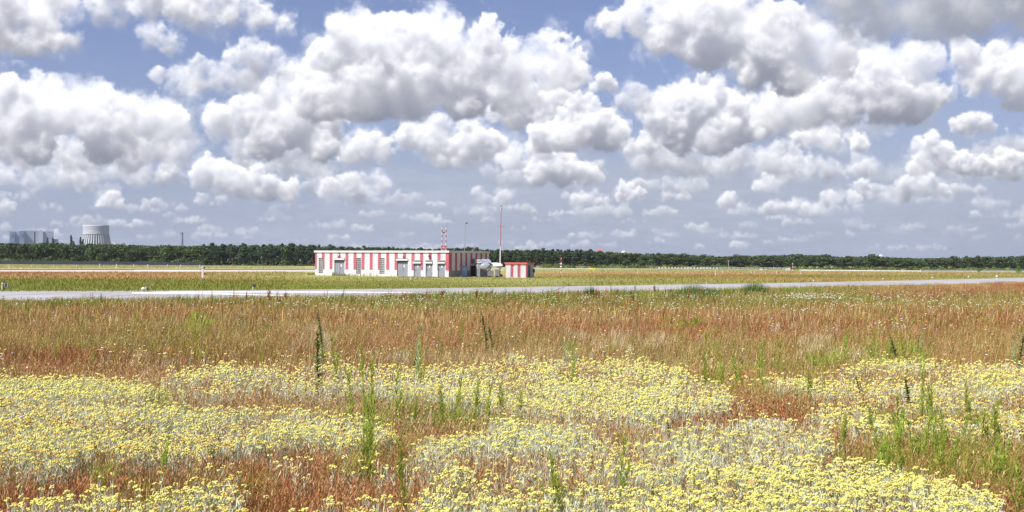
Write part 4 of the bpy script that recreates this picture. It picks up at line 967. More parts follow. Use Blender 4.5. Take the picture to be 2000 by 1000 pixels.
place(ap, [(1463, 528.6, 3.5), (1498, 528.6, 3.5), (1517, 528.6, 4.5), (1552, 529, 6.5), (1567, 529.3, 7), (1582, 529.3, 8), (1596, 529.3, 8.5), (1611, 529.5, 9), (1625, 529.5, 9), (1661, 530, 9.5)],
      lambda i, px: 'approach light bar on a thin pole before the right wood, ' + ['the leftmost', 'second from the left', 'third from the left', 'right of the banded pole', 'fifth from the left', 'sixth from the left', 'fourth from the right', 'third from the right', 'second from the right', 'the rightmost, standing apart'][i], 'approach lights', 1.8)
# left airfield signs
g = gnd(396, 543.2); o = thing('wind_sensor_post', g, 0, 'white post with boxes and dark arms beyond the left end of the road marking', 'instrument post'); k = g.y / 2400
MB().box((-.12, -.1, 0), (.12, .1, 19 * k)).obj('post', [white], o, bevel=.02); MB().box((-.17, -.14, 19 * k), (.13, .12, 23 * k)).obj('head', [lg], o, bevel=.03); MB().tube((.0, 0, 9.8 * k), (7.5 * k, 0, 8.8 * k), .035).box((2 * k, -.08, 7 * k), (5 * k, .08, 10 * k)).obj('arm', [greyd], o); MB().lathe([(.10, 0), (.12, .1), (0, .2)], 8, (3.2 * k, 0, 19 * k)).obj('sensor_cup', [greyd], o)
g = gnd(8, 567.6); o = thing('airfield_sign', g, 0, 'dark box sign on pale posts at the far left beyond the taxiway', 'sign'); k = g.y / 2400
MB().tube((-3.6 * k, 0, 0), (-3.6 * k, 0, 13 * k), .045).lathe([(.07, 0), (.07, .05), (0, .1)], 8, (-3.6 * k, 0, 13 * k)).obj('post', [mat('pale_post', (.62, .58, .46), .7, .1, 3)], o); MB().tube((-1.2 * k, .05, 0), (-1.2 * k, .05, 12 * k), .03).obj('post', [greyd], o); MB().box((1 * k, 0, 8.2 * k), (6 * k, .3, 14.2 * k)).box((-1.2 * k, .05, 10 * k), (1 * k, .1, 11 * k)).obj('box', [greyd], o, bevel=.02); MB().box((.4 * k, -.01, 8 * k), (1.2 * k, .31, 14.8 * k)).box((6 * k, -.01, 8 * k), (6.8 * k, .31, 14.8 * k)).obj('frame', [lg], o)
g = gnd(496, 566); o = thing('airfield_sign', g, 0, 'small black lamp head on a short yellowish post beyond the road marking', 'sign'); k = g.y / 2400
MB().tube((-1.5 * k, 0, 0), (-1.5 * k, 0, 6 * k), .05).tube((.6 * k, .03, 0), (.6 * k, .03, 6 * k), .03).obj('post', [mat('yellowish_post', (.62, .60, .30), .7, .1, 3)], o)
MB().prism([(-2.4 * k, 10.6 * k), (3.4 * k, 11 * k), (3.2 * k, 7.5 * k), (.8 * k, 5 * k), (-1.6 * k, 6 * k)], -.12, .12).obj('head', [greyd], o, bevel=.02)
# ================= grass, flowers, weeds =================
def blades(x, y, z0, h, w, lx, ly, col, curl=.35, tipc=None):
    n = len(x); a = RS.uniform(0, math.pi, n); cx, cy = np.cos(a) * w / 2, np.sin(a) * w / 2
    V = np.zeros((n, 5, 3), np.float32)
    bx, by = x, y; mx_, my_ = x + lx * curl, y + ly * curl; tx, ty = x + lx, y + ly
    V[:, 0] = np.stack([bx - cx, by - cy, z0], 1); V[:, 1] = np.stack([bx + cx, by + cy, z0], 1)
    V[:, 2] = np.stack([mx_ + cx * .85, my_ + cy * .85, z0 + h * .55], 1); V[:, 3] = np.stack([mx_ - cx * .85, my_ - cy * .85, z0 + h * .55], 1)
    V[:, 4] = np.stack([tx, ty, z0 + h], 1)
    i = np.arange(n) * 5
    Q = np.stack([i, i + 1, i + 2, i + 3], 1); T = np.stack([i + 3, i + 2, i + 4], 1)
    C = np.repeat(col[:, None], 5, 1).reshape(-1, 3).copy()
    if tipc is not None: C.reshape(n, 5, 3)[:, 4] = tipc
    return V.reshape(-1, 3), T, Q, C
class Acc:
    def __init__(s): s.V, s.T, s.Q, s.C, s.n = [], [], [], [], 0
    def add(s, V, T, Q, C):
        s.V.append(V); s.T.append(np.asarray(T).reshape(-1, 3) + s.n); s.Q.append(np.asarray(Q).reshape(-1, 4) + s.n); s.C.append(C); s.n += len(V)
    def make(s, name, m): return np_mesh(name, np.concatenate(s.V), np.concatenate(s.T), np.concatenate(s.Q), np.concatenate(s.C), m)
def scatter(n, y0, y1, marg=1.08):             # even over the ground seen between two distances (a wedge)
    y = np.sqrt(RS.uniform(y0 * y0, y1 * y1, n)); x = RS.uniform(-1, 1, n) * (y * .4167 * marg + 5.0)
    return x, y
grassm = vcmat('grass_blades', .6, .22, spec=.25)
WX, WY = .10, .03                              # the breeze leans things slightly to the right
lowA = np.array([.45, .37, .19])
def road_side(x, y):                           # True on the meadow side of the taxiway
    px, py = proj(x, y, 0 * x); lim = np.interp(px, [p[0] for p in TAXB], [p[1] for p in TAXB])
    limt = np.interp(px, [p[0] for p in TAXT], [p[1] for p in TAXT]); return py > lim + .3, py < limt - .2
G = Acc()
for (y0, y1, n, wmm, hh) in ((7.5, 14, 165000, 3.2, .26), (14, 22, 150000, 4.5, .28), (22, 36, 145000, 8, .30), (36, 110, 220000, 17, .30)):
    x, y = scatter(n, y0, y1); nearside, _ = road_side(x, y); x, y = x[nearside], y[nearside]
    fdn = flowers(x, y)[0]; keep = RS.rand(len(x)) > np.clip(fdn, 0, 1) * .72; x, y = x[keep], y[keep]; n = len(x)
    c = zone(x, y); tuft = noise2(x, y, .55, 91); big = fbm(x, y, 2.6, 95)
    # sorrel red in drifts, straw stems and green shoots mixed in
    r = RS.rand(n)
    gsw = fbm(x, y * .7, 3.4, 191); redn = np.clip((big - .44) * 5, 0, 1)
    c = c * (1 - .6 * redn[:, None]) + np.array(PAL['R']) * .6 * redn[:, None]
    straw = r < .17; c[straw] = c[straw] * .3 + lowA * .7 * 1.25
    grn = (r > .88) | ((fbm(x, y, 1.4, 101) > .64) & (r > .5)) | ((gsw > .58) & (r > .52)); c[grn] = c[grn] * .3 + np.array([.19, .24, .03]) * .7
    c *= RS.uniform(.65, 1.4, (n, 1)) * (.78 + .44 * tuft[:, None])
    h = hh * RS.uniform(.45, 1.25, n) * (.75 + .5 * tuft); h[straw] *= 1.15
    w = wmm / 1000 * RS.uniform(.6, 1.3, n); a = RS.uniform(0, 6.28, n); l = h * RS.uniform(.05, .55, n)
    G.add(*blades(x, y, 0 * x, h, w, np.cos(a) * l + WX * h, np.sin(a) * l + WY * h, c))
    # seed heads: grains along the upper third of some stems
    k = RS.rand(n) < (.50 if y0 < 22 else .25); xs_, ys_, hs_, cs_ = x[k], y[k], h[k], c[k]
    for q in range(3 if y0 < 22 else 1):
        t = RS.uniform(.55, 1.02, len(xs_)); m_ = len(xs_)
        sc = np.array([.46, .20, .09]) * .45 + cs_ * .70
        aa = RS.uniform(0, 6.28, m_); G.add(*blades(xs_ + np.cos(aa) * .012 + WX * hs_ * t, ys_ + np.sin(aa) * .012, hs_ * t, .018 + .02 * RS.rand(m_), w[k] * 2.6, np.cos(aa) * .02, np.sin(aa) * .02, sc * RS.uniform(.7, 1.35, (m_, 1))))
def tufts(pxa, pxb, pya, pyb, n, h, col, w=.006):
    for _ in range(n):
        g = gnd(RS.uniform(pxa, pxb), RS.uniform(pya, pyb)); m_ = 42; s = RS.uniform(.05, .12)
        x = g.x + RS.normal(0, s, m_); y = g.y + RS.normal(0, s, m_); hh = h * RS.uniform(.4, 1.15, m_) * RS.uniform(.7, 1.1)
        G.add(*blades(x, y, 0 * x, hh, w * max(g.y / 13, 1) * RS.uniform(.6, 1.3, m_), RS.normal(.05, .09, m_), RS.normal(0, .08, m_), np.array(col) * RS.uniform(.55, 1.3, (m_, 1))))
GT = (.30, .38, .05)
for q in ((1690, 1990, 840, 985, 190, .34), (1600, 1700, 880, 960, 16, .3), (840, 1010, 800, 880, 34, .36), (1370, 1500, 730, 800, 36, .38), (300, 345, 780, 880, 14, .36), (660, 840, 800, 960, 44, .36), (1580, 1640, 690, 735, 14, .4), (1690, 1800, 690, 735, 34, .42),
          (0, 400, 640, 700, 34, .30), (360, 420, 620, 690, 14, .4), (1270, 1440, 630, 700, 26, .34), (1050, 1300, 1000, 1040, 18, .3), (180, 340, 930, 1010, 16, .3), (440, 520, 960, 1020, 10, .3), (1100, 1350, 690, 770, 16, .34), (0, 80, 900, 960, 14, .3), (1520, 1620, 740, 800, 14, .36), (1900, 2000, 760, 860, 20, .36), (500, 640, 640, 720, 14, .34)):
    tufts(*q, GT)
for q in ((560, 640, 650, 720, 20, .42), (260, 330, 700, 770, 12, .36), (1080, 1300, 660, 700, 24, .4), (1500, 1700, 650, 720, 26, .4)): tufts(*q, (.66, .54, .34), .005)
g_ = G.make('meadow_grass', grassm); tag(g_, 'reddish brown and straw coloured grass and sorrel covering the meadow', 'grass', kind='stuff')
# ---- far grass beyond the taxiway
F = Acc()
for (y0, y1, n, wmm, hh) in ((70, 130, 60000, 35, .22), (130, 230, 60000, 60, .22), (230, 480, 50000, 110, .22)):
    x, y = scatter(n, y0, y1); _, fs = road_side(x, y); x, y = x[fs], y[fs]; px, py = proj(x, y, 0 * x)
    k = ~((py > 525) & (py < 531.5) & (px < 900)) & ~((px > 596) & (px < 1046) & (py < 541.5) & (y > 150)); x, y, px = x[k], y[k], px[k]; n = len(x)
    mow = ((px > 560) & (px < 1150)); t = fbm(x, y, 5, 111)
    c = zone(x, y) * RS.uniform(.65, 1.35, (n, 1)) * (.75 + .5 * t[:, None]); r = RS.rand(n); s_ = r < .07; c[s_] = c[s_] * .4 + lowA * .6
    h = hh * RS.uniform(.4, 1.2, n) * (.6 + .8 * t) * np.where(mow, .6, 1); a = RS.uniform(0, 6.28, n)
    F.add(*blades(x, y, 0 * x, h, wmm / 1000 * RS.uniform(.6, 1.3, n), np.cos(a) * h * .4, np.sin(a) * h * .4, c))
for (x0, x1, yb, n, hh) in ((648, 782, 537.5, 2600, .55), (600, 660, 536.5, 500, .35), (780, 870, 541, 300, .2)):
    pp = [gnd(RS.uniform(x0, x1), yb + RS.normal(0, .9)) for _ in range(n)]; x = np.array([p.x for p in pp]); y = np.array([p.y for p in pp])
    c = np.array([.20, .19, .07]) * RS.uniform(.5, 1.5, (n, 1)); h = hh * RS.uniform(.3, 1.1, n) * (.4 + noise2(x, y, 2, 7)); F.add(*blades(x, y, 0 * x, h, np.full(n, .05), RS.normal(0, .06, n), RS.normal(0, .06, n), c))
tag(F.make('field_grass', grassm), 'green and tan grass on the airfield beyond the taxiway', 'grass', kind='stuff')

# ---- yellow everlasting flowers with silvery stems
E = Acc()
def domes(x, y, z, r, hz, col, n=6):
    m_ = len(x); a = np.arange(n) / n * 2 * math.pi
    V = np.zeros((m_, 2 * n + 1, 3), np.float32)
    ca, sa = np.cos(a), np.sin(a)
    V[:, :n, 0] = x[:, None] + r[:, None] * ca * .9; V[:, :n, 1] = y[:, None] + r[:, None] * sa * .9; V[:, :n, 2] = (z - hz * .9)[:, None]
    V[:, n:2 * n, 0] = x[:, None] + r[:, None] * ca; V[:, n:2 * n, 1] = y[:, None] + r[:, None] * sa; V[:, n:2 * n, 2] = z[:, None]
    V[:, 2 * n] = np.stack([x, y, z + hz], 1)
    i = (np.arange(m_) * (2 * n + 1))[:, None]; k = np.arange(n); k1 = (k + 1) % n
    Q = np.stack([i + k, i + k1, i + n + k1, i + n + k], -1).reshape(-1, 4); T = np.stack([i + n + k, i + n + k1, i + 2 * n + 0 * k], -1).reshape(-1, 3)
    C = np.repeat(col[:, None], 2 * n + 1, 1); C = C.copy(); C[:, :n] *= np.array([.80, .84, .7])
    return V.reshape(-1, 3), T, Q, C.reshape(-1, 3)
silv = np.array([.77, .79, .59]); nfl = 0
for (y0, y1, n, nf, spread, fr, ww) in ((8, 13.2, 60000, 8, .024, .0098, 1.25), (13.2, 18, 68000, 5, .024, .0125, 1.6), (18, 27, 88000, 3, .024, .0175, 2.1), (27, 50, 16000, 2, .024, .026, 3.4)):
    x, y = scatter(n, y0, y1); d, org, sil = flowers(x, y); k = RS.rand(n) < d * .62; x, y, org, d, sil = x[k], y[k], org[k], d[k], sil[k]; m_ = len(x); nfl += m_
    h = .30 * RS.uniform(.72, 1.18, m_) * (.9 + .25 * noise2(x, y, .8, 121)); leanx = RS.normal(.03, .04, m_); leany = RS.normal(0, .04, m_)
    isorg = RS.rand(m_) < .8 * org * np.clip((fbm(x, y, 1.8, 131) - .35) * 4, 0, 1)
    cy = np.where(isorg[:, None], np.array([.74, .50, .09]), np.array([.80, .72, .17])) * RS.uniform(.8, 1.1, (m_, 1)) + RS.uniform(0, .10, (m_, 1)) * np.array([0, .2, 1.0])
    tx, ty = x + leanx, y + leany; hd = RS.rand(m_) < np.where(fbm(x, y, 2.2, 171) > .42, .88, .58) * sil
    for q in range(nf):
        rr2 = spread * np.sqrt(RS.rand(m_)) * RS.uniform(.8, 1.25, m_); aa = RS.uniform(0, 6.28, m_)
        fx, fy = tx + np.cos(aa) * rr2, ty + np.sin(aa) * rr2
        zz = h - (rr2 / spread) ** 2 * .010 + RS.normal(0, .004, m_); r1 = fr * RS.uniform(.7, 1.2, m_)
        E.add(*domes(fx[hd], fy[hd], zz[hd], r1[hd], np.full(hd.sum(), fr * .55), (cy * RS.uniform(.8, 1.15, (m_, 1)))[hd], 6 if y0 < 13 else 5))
        if y0 < 18 and q % 2 == 0:
            sc_ = silv * RS.uniform(.6, 1.0, (m_, 1)); E.add(*blades(tx, ty, h * .80, h * .19, np.full(m_, .003), fx - tx, fy - ty, sc_))
    for q in range(2 if y0 < 18 else 1):
        E.add(*blades(x + RS.normal(0, .012, m_), y + RS.normal(0, .012, m_), 0 * x, h * .99, .0055 * ww * RS.uniform(.8, 1.3, m_), leanx * 1.02, leany, silv * RS.uniform(.55, 1.08, (m_, 1)) * np.array([1, 1, 1]), .45))
    for q in range(9 if y0 < 13 else (6 if y0 < 18 else 3)):   # narrow woolly leaves up the stem
        t = RS.uniform(.12, .82, m_); aa = RS.uniform(0, 6.28, m_); ll = RS.uniform(.02, .045, m_)
        E.add(*blades(x + leanx * t, y + leany * t, h * t, RS.uniform(.03, .07, m_), .0062 * ww * RS.uniform(.7, 1.3, m_), np.cos(aa) * ll, np.sin(aa) * ll, silv * RS.uniform(.6, 1.12, (m_, 1)), .6))
    # leafy shoots without flowers between them
    x2 = x + RS.normal(0, .07, m_); y2 = y + RS.normal(0, .09, m_); h2 = h * RS.uniform(.45, .85, m_)
    for q in range(3): E.add(*blades(x2 + RS.normal(0, .02, m_), y2 + RS.normal(0, .02, m_), 0 * x, h2 * RS.uniform(.7, 1.1, m_), .008 * ww * RS.uniform(.7, 1.3, m_), RS.normal(0.01, .05, m_), RS.normal(0, .05, m_), silv * RS.uniform(.5, 1.0, (m_, 1)) * np.array([.96, 1, .9])))
print('flower plants', nfl)
tag(E.make('everlasting_flowers', vcmat('flower_and_felt', .75, .22, spec=.15)), 'pale yellow everlasting flower heads on silvery stems in broad patches', 'flowers', kind='stuff')

# ---- white daisies near the taxiway and specks elsewhere
Dd = Acc()
def daisy_zone(x, y):
    px, py = proj(x, y, 0 * x); p = np.clip(1 - np.abs(py - 600) / 26, 0, 1) * np.where(px > 480, 1, .28) * np.where(px > 1900, .4, 1)
    p = np.maximum(p * .55, np.clip(1 - np.abs(px - 1570) / 110, 0, 1) * np.clip(1 - np.abs(py - 590) / 9, 0, 1) * 2.5)
    return p * np.clip((fbm(x, y, 4, 141) - .40) * 6, .03, 1)
x, y = scatter(34000, 38, 85); s_, _ = road_side(x, y); k = s_ & (RS.rand(len(x)) < daisy_zone(x, y) * .35); x, y = x[k], y[k]; m_ = len(x)
z = RS.uniform(.26, .42, m_); Dd.add(*domes(x, y, z, RS.uniform(.022, .05, m_), np.full(m_, .012), np.tile([.80, .80, .74], (m_, 1)) * RS.uniform(.8, 1.1, (m_, 1)), 6))
Dd.add(*blades(x, y, 0 * x, z, np.full(m_, .012), RS.normal(0, .02, m_), 0 * x, np.tile([.2, .25, .08], (m_, 1)) * RS.uniform(.7, 1.2, (m_, 1))))
x, y = scatter(420, 12, 60); s_, _ = road_side(x, y); x, y = x[s_], y[s_]; m_ = len(x); z = RS.uniform(.25, .4, m_)
cc = np.array([[.8, .8, .75], [.75, .62, .1], [.55, .45, .7]])[RS.randint(0, 3, m_)]
Dd.add(*domes(x, y, z, RS.uniform(.015, .026, m_) * np.clip(y / 22, 1, 2), np.full(m_, .01), cc, 7)); Dd.add(*blades(x, y, 0 * x, z, np.full(m_, .006), 0 * x, 0 * x, np.tile([.2, .25, .08], (m_, 1))))
tag(Dd.make('wild_flowers', vcmat('daisy_petals', .7, .2)), 'small white daisies and scattered wild flowers in the grass near the taxiway', 'flowers', kind='stuff')

# ---- roadside weeds
Rw = Acc()
def clump(px, py, wpx, n, h, col, w=.02, lean=.1):
    g = gnd(px, py); s = wpx / 2400 * g.y
    x = g.x + RS.normal(0, s * .45, n); y = g.y + RS.normal(0, s * .45, n); hh = h * RS.uniform(.35, 1.1, n) * np.exp(-((x - g.x) / (s + .01)) ** 2 * .7)
    Rw.add(*blades(x, y, 0 * x, hh, w * RS.uniform(.6, 1.3, n), RS.normal(0.04, lean, n), RS.normal(0, lean, n), np.array(col) * RS.uniform(.55, 1.4, (n, 1))))
GR, DG, RB, TN = (.20, .27, .035), (.11, .165, .03), (.34, .12, .05), (.42, .28, .12)
for k in range(150):                                  # grass creeping over the paving's edge
    px = RS.uniform(-40, 2040); py = np.interp(px, [p[0] for p in TAXB], [p[1] for p in TAXB]) + RS.uniform(-1.2, 4) * (1 if px < 1300 else .6)
    clump(px, py, RS.uniform(10, 30), 70, RS.uniform(.15, .34), ((.17, .21, .04), (.36, .26, .11), (.20, .27, .035), (.30, .19, .07))[RS.randint(4)], .02, .08)
for px, py, wp, n, h, c in [(130, 592, 95, 1500, .30, (.19, .29, .03)), (160, 594, 60, 500, .32, GR), (60, 597, 80, 400, .22, GR), (500, 592, 60, 300, .35, GR), (640, 586, 50, 260, .4, GR), (810, 582, 40, 260, .5, DG), (860, 580, 60, 500, .6, GR), (935, 579, 60, 500, .55, GR), (1000, 579, 60, 400, .5, GR),
                            (1080, 579, 50, 400, .5, GR), (1153, 577, 22, 300, .75, (.07, .12, .02)), (1230, 578, 60, 500, .45, GR), (1350, 577, 40, 700, .85, DG), (1385, 577, 35, 500, .7, DG), (1425, 574, 30, 350, .6, GR), (1472, 571, 34, 700, .95, DG), (1545, 570, 40, 500, .6, GR), (1590, 568, 30, 300, .6, GR), (1655, 566, 40, 300, .4, GR), (1340, 582, 90, 700, .5, (.18, .21, .07))]:
    clump(px, py + 4, wp, n, h, c, .022)
for k in range(230):                                   # loose tall stalks rising over the verge
    px = RS.uniform(780, 1700) if RS.rand() < .8 else RS.uniform(150, 780); py = np.interp(px, [p[0] for p in TAXB], [p[1] for p in TAXB]) + RS.uniform(2, 14)
    clump(px, py, 3, 9, RS.uniform(.45, .85), (DG, RB, TN, GR)[RS.randint(4)], .02, .05)
for k in range(130):                                  # the red sorrel stand beside the taxiway at the right
    px = RS.uniform(1690, 2090); py = np.interp(px, [p[0] for p in TAXB], [p[1] for p in TAXB]) + RS.uniform(4, 30)
    clump(px, py, 22, 90, RS.uniform(.35, .6), ((.36, .15, .075), (.42, .20, .10), (.30, .12, .06), (.36, .28, .10))[RS.randint(4)], .022, .06)
tag(Rw.make('roadside_weeds', grassm), 'ragged green and rust-red weeds along the near verge of the taxiway', 'weeds', kind='stuff')

# ---- dock plants: rust spikes
dockm = vcmat('dock_seed', .8, .2)
def dock_mesh(seed, c1, c2):
    r = np.random.RandomState(seed); A = Acc(); n = 260; t = r.uniform(.25, 1, n); a = r.uniform(0, 6.28, n); rad_ = .09 * np.sin(t * 3.0) + .015
    br = r.randint(0, 5, n); ox = np.array([0, .10, -.09, .05, -.05])[br] * t; oy = np.array([0, .04, .03, -.08, .06])[br] * t; tz = t * np.array([1, .8, .75, .85, .7])[br]
    A.add(*[q for q in blades_r(r, ox + np.cos(a) * rad_ * .4, oy + np.sin(a) * rad_ * .4, tz, np.full(n, .05), np.full(n, .035), np.cos(a) * .02, np.sin(a) * .02, np.array(c1) * r.uniform(.6, 1.5, (n, 1)))])
    return A
def blades_r(r, x, y, z, h, w, lx, ly, c): return blades(x, y, z, h, w, lx, ly, c)
def dock(seed, c1, c2):
    o = thing('dock_plant', (0, 0, 0), 0, 'x', 'dock plant'); A = dock_mesh(seed, c1, c2); q = A.make('seed_spike', dockm); q.parent = o
    mb = MB().tube((0, 0, 0), (0, 0, .96), .012, .005, 6)
    for dx, dy, tt in ((.10, .04, .8), (-.09, .03, .75), (.05, -.08, .85), (-.05, .06, .7)): mb.tube((0, 0, .2), (dx * tt, dy * tt, tt), .007, .003, 5)
    mb.obj('stem', [mat('dock_stem', (.20, .10, .05), .8, .1, 4)], o); return o
dk = [(525, 592, 34, 1, 'large orange-brown dock spike leaning beside the taxiway left of the building'), (558, 590, 26, 0, 'reddish dock spike right of the large orange-brown one'), (357, 594, 18, 0, 'short rust dock spike at the verge below the chimney'), (547, 596, 18, 0, 'thin dark dock stalk between two rust spikes'), (407, 594, 15, 0, 'short thin dock stalk below the instrument post'),
      (865, 583, 22, 0, 'rust dock spike on the verge below the grey doors'), (931, 586, 26, 0, 'rust dock spike on the verge below the generator'), (1164, 584, 24, 1, 'pale rust dock beside the dark green clump'), (1178, 590, 20, 1, 'second pale rust dock right of the dark green clump'), (1206, 578, 20, 0, 'slim red dock standing against the pale taxiway'), (1232, 584, 22, 0, 'dark red dock right of centre on the verge'), (1236, 592, 20, 0, 'low dark red dock in front of another'), (1278, 564 + 8, 20, 0, 'slim red dock below the white barriers'), (1322, 588, 18, 1, 'pale rust dock left of the tall green clump'), (1345, 585, 17, 0, 'rust dock at the foot of the tall green clump'), (1456, 580, 18, 0, 'rust dock between two green clumps')]
DP = [dock(1, (.26, .085, .04), 0), dock(2, (.42, .20, .06), 0)]; KD = [children(p) for p in DP]; du = set()
for px, py, hp, k, lab in dk:
    g = gnd(px, py + 3); s = hp / 2400 * g.y
    if k not in du: du.add(k); DP[k].location = g; DP[k].scale = (s, s, s); DP[k]['label'] = lab; DP[k]['group'] = 'dock plants on the verge'
    else: copy_thing(DP[k], g, px % 6, lab, 'dock plants on the verge', s, KD[k])

# ---- tall leafy weeds, one thing each
weedm = vcmat('weed_leaves', .5, .4, spec=.3, rnd=.15); stemm = mat('weed_stem', (.20, .24, .07), .7, .1, 8); stemd = mat('dark_weed_stem', (.10, .10, .05), .7, .1, 8)
def weed(seed, kind):
    r = np.random.RandomState(seed); o = thing('leafy_weed' if kind != 'dark' else 'seeding_spike', (0, 0, 0), 0, 'x', 'weed')
    A = Acc(); mb = MB(); ns = {'green': r.randint(2, 5), 'dark': 1, 'pale': 2}[kind]
    col = {'green': (.35, .43, .055), 'dark': (.17, .23, .06), 'pale': (.46, .52, .24)}[kind]
    for st_ in range(ns):
        H = 1.0 if st_ == 0 else r.uniform(.45, .85); ox, oy = (0, 0) if st_ == 0 else (r.uniform(-.16, .16), r.uniform(-.16, .16))
        bx, by = r.uniform(-.35, .45), r.uniform(-.2, .2); n = int({'green': 95, 'dark': 170, 'pale': 130}[kind] * (.4 + .6 * H))
        t = r.uniform(.05, 1, n) ** .9; cx = ox + bx * t ** 2; cy = oy + by * t ** 2; a = r.uniform(0, 6.28, n)
        env = (1.1 - .8 * t) * r.uniform(.5, 1.2, n)
        L = {'green': .20, 'dark': .19, 'pale': .15}[kind] * env + .012; up = {'green': .13, 'dark': .035, 'pale': .08}[kind] * (1.1 - .6 * t) * r.uniform(.5, 1.3, n)
        C = np.array(col) * r.uniform(.6, 1.3, (n, 1)); wl = {'green': .021, 'dark': .06, 'pale': .026}[kind]
        A.add(*blades(cx, cy, t * H * .97, up, np.full(n, wl), np.cos(a) * L, np.sin(a) * L, C, .6))
        if kind == 'green':                      # flowering side sprays near the top
            for b_ in range(4):
                tb = r.uniform(.55, .9); aa = r.uniform(0, 6.28); m_ = 12; u_ = r.uniform(0, 1, m_)
                A.add(*blades(ox + bx * tb ** 2 + np.cos(aa) * .09 * u_, oy + by * tb ** 2 + np.sin(aa) * .09 * u_, H * tb + .12 * u_, np.full(m_, .045), np.full(m_, .014), r.normal(0, .03, m_), r.normal(0, .03, m_), np.array(col) * 1.15 * r.uniform(.7, 1.2, (m_, 1))))
        if kind == 'dark':
            m_ = 60; t2 = r.uniform(.5, 1, m_); a2 = r.uniform(0, 6.28, m_); A.add(*blades(bx * t2 ** 2, by * t2 ** 2, t2, np.full(m_, .035), np.full(m_, .018), np.cos(a2) * .03, np.sin(a2) * .03, np.array([.13, .11, .06]) * r.uniform(.6, 1.6, (m_, 1))))
        pts = [(ox + bx * s ** 2, oy + by * s ** 2, s * H) for s in np.linspace(0, 1, 7)]
        for i in range(6): mb.tube(pts[i], pts[i + 1], .008 * (1 - i / 7.5), .008 * (1 - (i + 1) / 7.5), 5, caps=False)
    q = A.make('leaves', weedm); q.parent = o
    mb.obj('stem', [stemd if kind == 'dark' else stemm], o); return o
WP = {k: [weed(s, k) for s in ss] for k, ss in (('green', (201, 202, 203, 204)), ('dark', (211, 212)), ('pale', (221, 222)))}
WK = {p.name: children(p) for k in WP for p in WP[k]}; wu = set(); wr = random.Random(8)
def put_weed(kind, px, top, base, lab, group=None, k=None):
    g = gnd(px, min(base, 1040)); s = hgt(px, top, g.y); p = WP[kind][(wr.randrange(9) if k is None else k) % len(WP[kind])]
    wd = max(min(s * wr.uniform(.7, 1.0), wr.uniform(.34, .44) * (1.5 if kind == 'dark' else 1)), .22)
    if p.name not in wu: wu.add(p.name); p.location = g; p.scale = (wd, wd, s); p['label'] = lab; p.rotation_euler = (0, 0, wr.uniform(0, 6)); (group and p.__setitem__('group', group))
    else: copy_thing(p, g, wr.uniform(0, 6), lab, group, (wd, wd, s), WK[p.name])
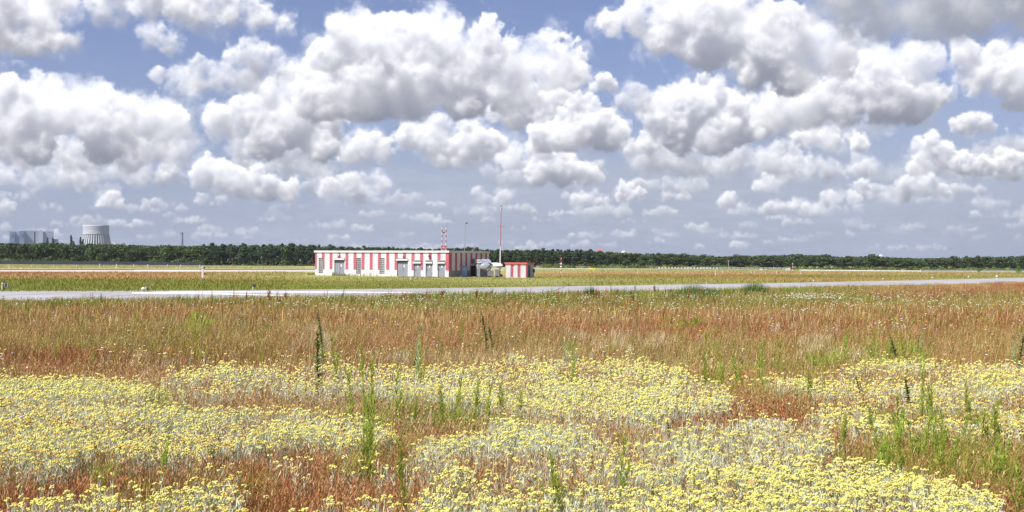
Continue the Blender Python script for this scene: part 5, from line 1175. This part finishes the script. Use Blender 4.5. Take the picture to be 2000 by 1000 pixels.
for kind, px, top, base, lab in [
    ('dark', 621, 645, 800, 'tall dark leafy spike, the left one of a close pair at centre left'), ('dark', 632, 614, 735, 'dark spike with a seedy tip just behind the tall dark one'), ('green', 655, 656, 775, 'light green leafy stalk right of the dark pair'),
    ('pale', 470, 600, 662, 'small pale green weed with a dark tip left in the brown grass'), ('green', 387, 640, 722, 'slim bright green weed alone in the brown grass at left'), ('pale', 812, 628, 770, 'tall pale green stalk with a feathery top at centre'), ('green', 822, 660, 775, 'green stalk just right of the feathery pale one'),
    ('dark', 806, 686, 745, 'short dark spike beside the feathery pale stalk'), ('dark', 950, 610, 700, 'dark spike alone against the brown grass right of centre'), ('dark', 962, 636, 690, 'short dark spike leaning beside the lone dark spike'),
    ('green', 712, 668, 880, 'tall bright green stalk rising through the flowers left of centre'), ('green', 724, 700, 940, 'long green stalk in front of the tall bright one'), ('green', 716, 770, 975, 'leafy green weed low in front of two taller stalks'), ('green', 690, 720, 870, 'leaning green stalk left of the tall bright one'),
    ('green', 775, 706, 840, 'green stalk between the bright one and the feathery one'), ('green', 790, 850, 1030, 'thick bright green weed at the bottom centre'), ('green', 806, 770, 870, 'bushy green weed above the thick bottom one'),
    ('green', 868, 750, 870, 'first green shoot of the group right of centre'), ('green', 897, 735, 862, 'second green shoot of the group right of centre'), ('green', 925, 742, 850, 'middle green shoot of the group right of centre'), ('green', 948, 748, 855, 'fourth green shoot of the group right of centre'), ('green', 985, 745, 845, 'last tall green shoot of the group right of centre'), ('green', 1010, 760, 840, 'small green shoot at the right end of the central group'),
    ('pale', 1107, 642, 720, 'pale weed with whitish tip behind the flower patch'), ('green', 1122, 672, 770, 'slim green stalk in the big flower patch'), ('green', 1095, 715, 765, 'short green stalk in the big flower patch'), ('green', 1083, 878, 1040, 'thick leaning green weed at the bottom right of centre'), ('green', 1208, 848, 1035, 'green weed with narrow leaves at the bottom'), ('green', 1270, 950, 1040, 'small green weed at the bottom edge'),
    ('green', 320, 852, 965, 'bright green leafy weed in the flowers at lower left'), ('green', 200, 900, 985, 'small green weed in the red grass at lower left'), ('pale', 893, 970, 1030, 'stubby grey-green weed at the bottom edge'),
    ('dark', 1312, 825, 900, 'thin dark stalk in the silvery patch'), ('green', 1376, 650, 775, 'slim green weed left of a grassy gap'), ('green', 1405, 690, 780, 'second slim green weed near the grassy gap'), ('green', 1440, 690, 780, 'light green bushy weed in the grassy gap'), ('green', 1490, 665, 775, 'taller green weed in the grassy gap'), ('green', 1355, 610, 650, 'small green weed in the red grass right of centre'),
    ('green', 1519, 650, 745, 'slim green weed at the left of the right flower patch'), ('green', 1590, 690, 740, 'green tuft-like weed before the right flower patch'), ('green', 1608, 680, 735, 'green weed beside another before the right flower patch'), ('green', 1655, 640, 720, 'tall green weed in the reddish grass at right'), ('green', 1706, 650, 722, 'green weed left of the bushy group at right'), ('green', 1735, 660, 722, 'bushy green weed in the reddish grass at right'), ('dark', 1751, 655, 722, 'dark spike within the bushy group at right'), ('green', 1762, 650, 722, 'right-hand green weed of the bushy group'), ('pale', 1796, 640, 700, 'pale green weed right of the bushy group'),
    ('dark', 1682, 735, 800, 'short dark spike in the right flower patch'), ('dark', 1777, 740, 830, 'brown dark spike in the right flower patch'), ('green', 1800, 690, 850, 'tall thin green stalk through the right flower patch'), ('green', 1611, 740, 800, 'small green weed at the left of the right patch'), ('green', 1576, 720, 800, 'green weed before the gap of the right patch'), ('green', 1642, 808, 915, 'bright leafy weed beside the bare red grass'), ('pale', 1980, 640, 730, 'grey-green spire at the right edge of the meadow'), ('dark', 1990, 650, 740, 'dark spire at the right edge of the meadow'), ('green', 1990, 908, 1040, 'thick green weed in the bottom right corner'),
    ('green', 40, 868, 940, 'green weed in the red grass at the left edge'), ('green', 470, 960, 1030, 'small green weed at the bottom left')]:
    put_weed(kind, px, top, base, lab)
for k in range(32):
    px = wr.uniform(1700, 1985); b = wr.uniform(850, 965); put_weed('green', px, b - wr.uniform(60, 115), b + 12, 'bright green leafy stalk in the dense green stand at lower right', 'green stalks in the lower right stand')
for k in range(36):
    px = wr.uniform(20, 1990); b = wr.uniform(625, 720); put_weed('green', px, b - wr.uniform(16, 42), b, 'small green shoot among the reddish brown grass of the middle meadow', 'green shoots in the middle meadow')
for o in [q for q in COL.objects if q.get('label') == 'x']:      # prototypes that were never planted
    if True:
        for c in children(o): bpy.data.objects.remove(c)
        bpy.data.objects.remove(o)
# the air: one closed box of thin haze round everything
HZ = True
if HZ:
    hzm = bpy.data.materials.new('haze_air'); hzm.use_nodes = True; n = hzm.node_tree.nodes; l = hzm.node_tree.links; n.remove(n['Principled BSDF'])
    pv = n.new('ShaderNodeVolumePrincipled'); pv.inputs['Color'].default_value = (.80, .88, 1, 1); pv.inputs['Density'].default_value = .00007; pv.inputs['Anisotropy'].default_value = .3
    l.new(pv.outputs[0], n['Material Output'].inputs['Volume'])
    hb = MB().box((-3500, -60, -1), (3500, 4000, 140)).obj('haze', [hzm]); tag(hb, 'thin pale blue haze lying over the whole airfield', 'haze', kind='stuff')
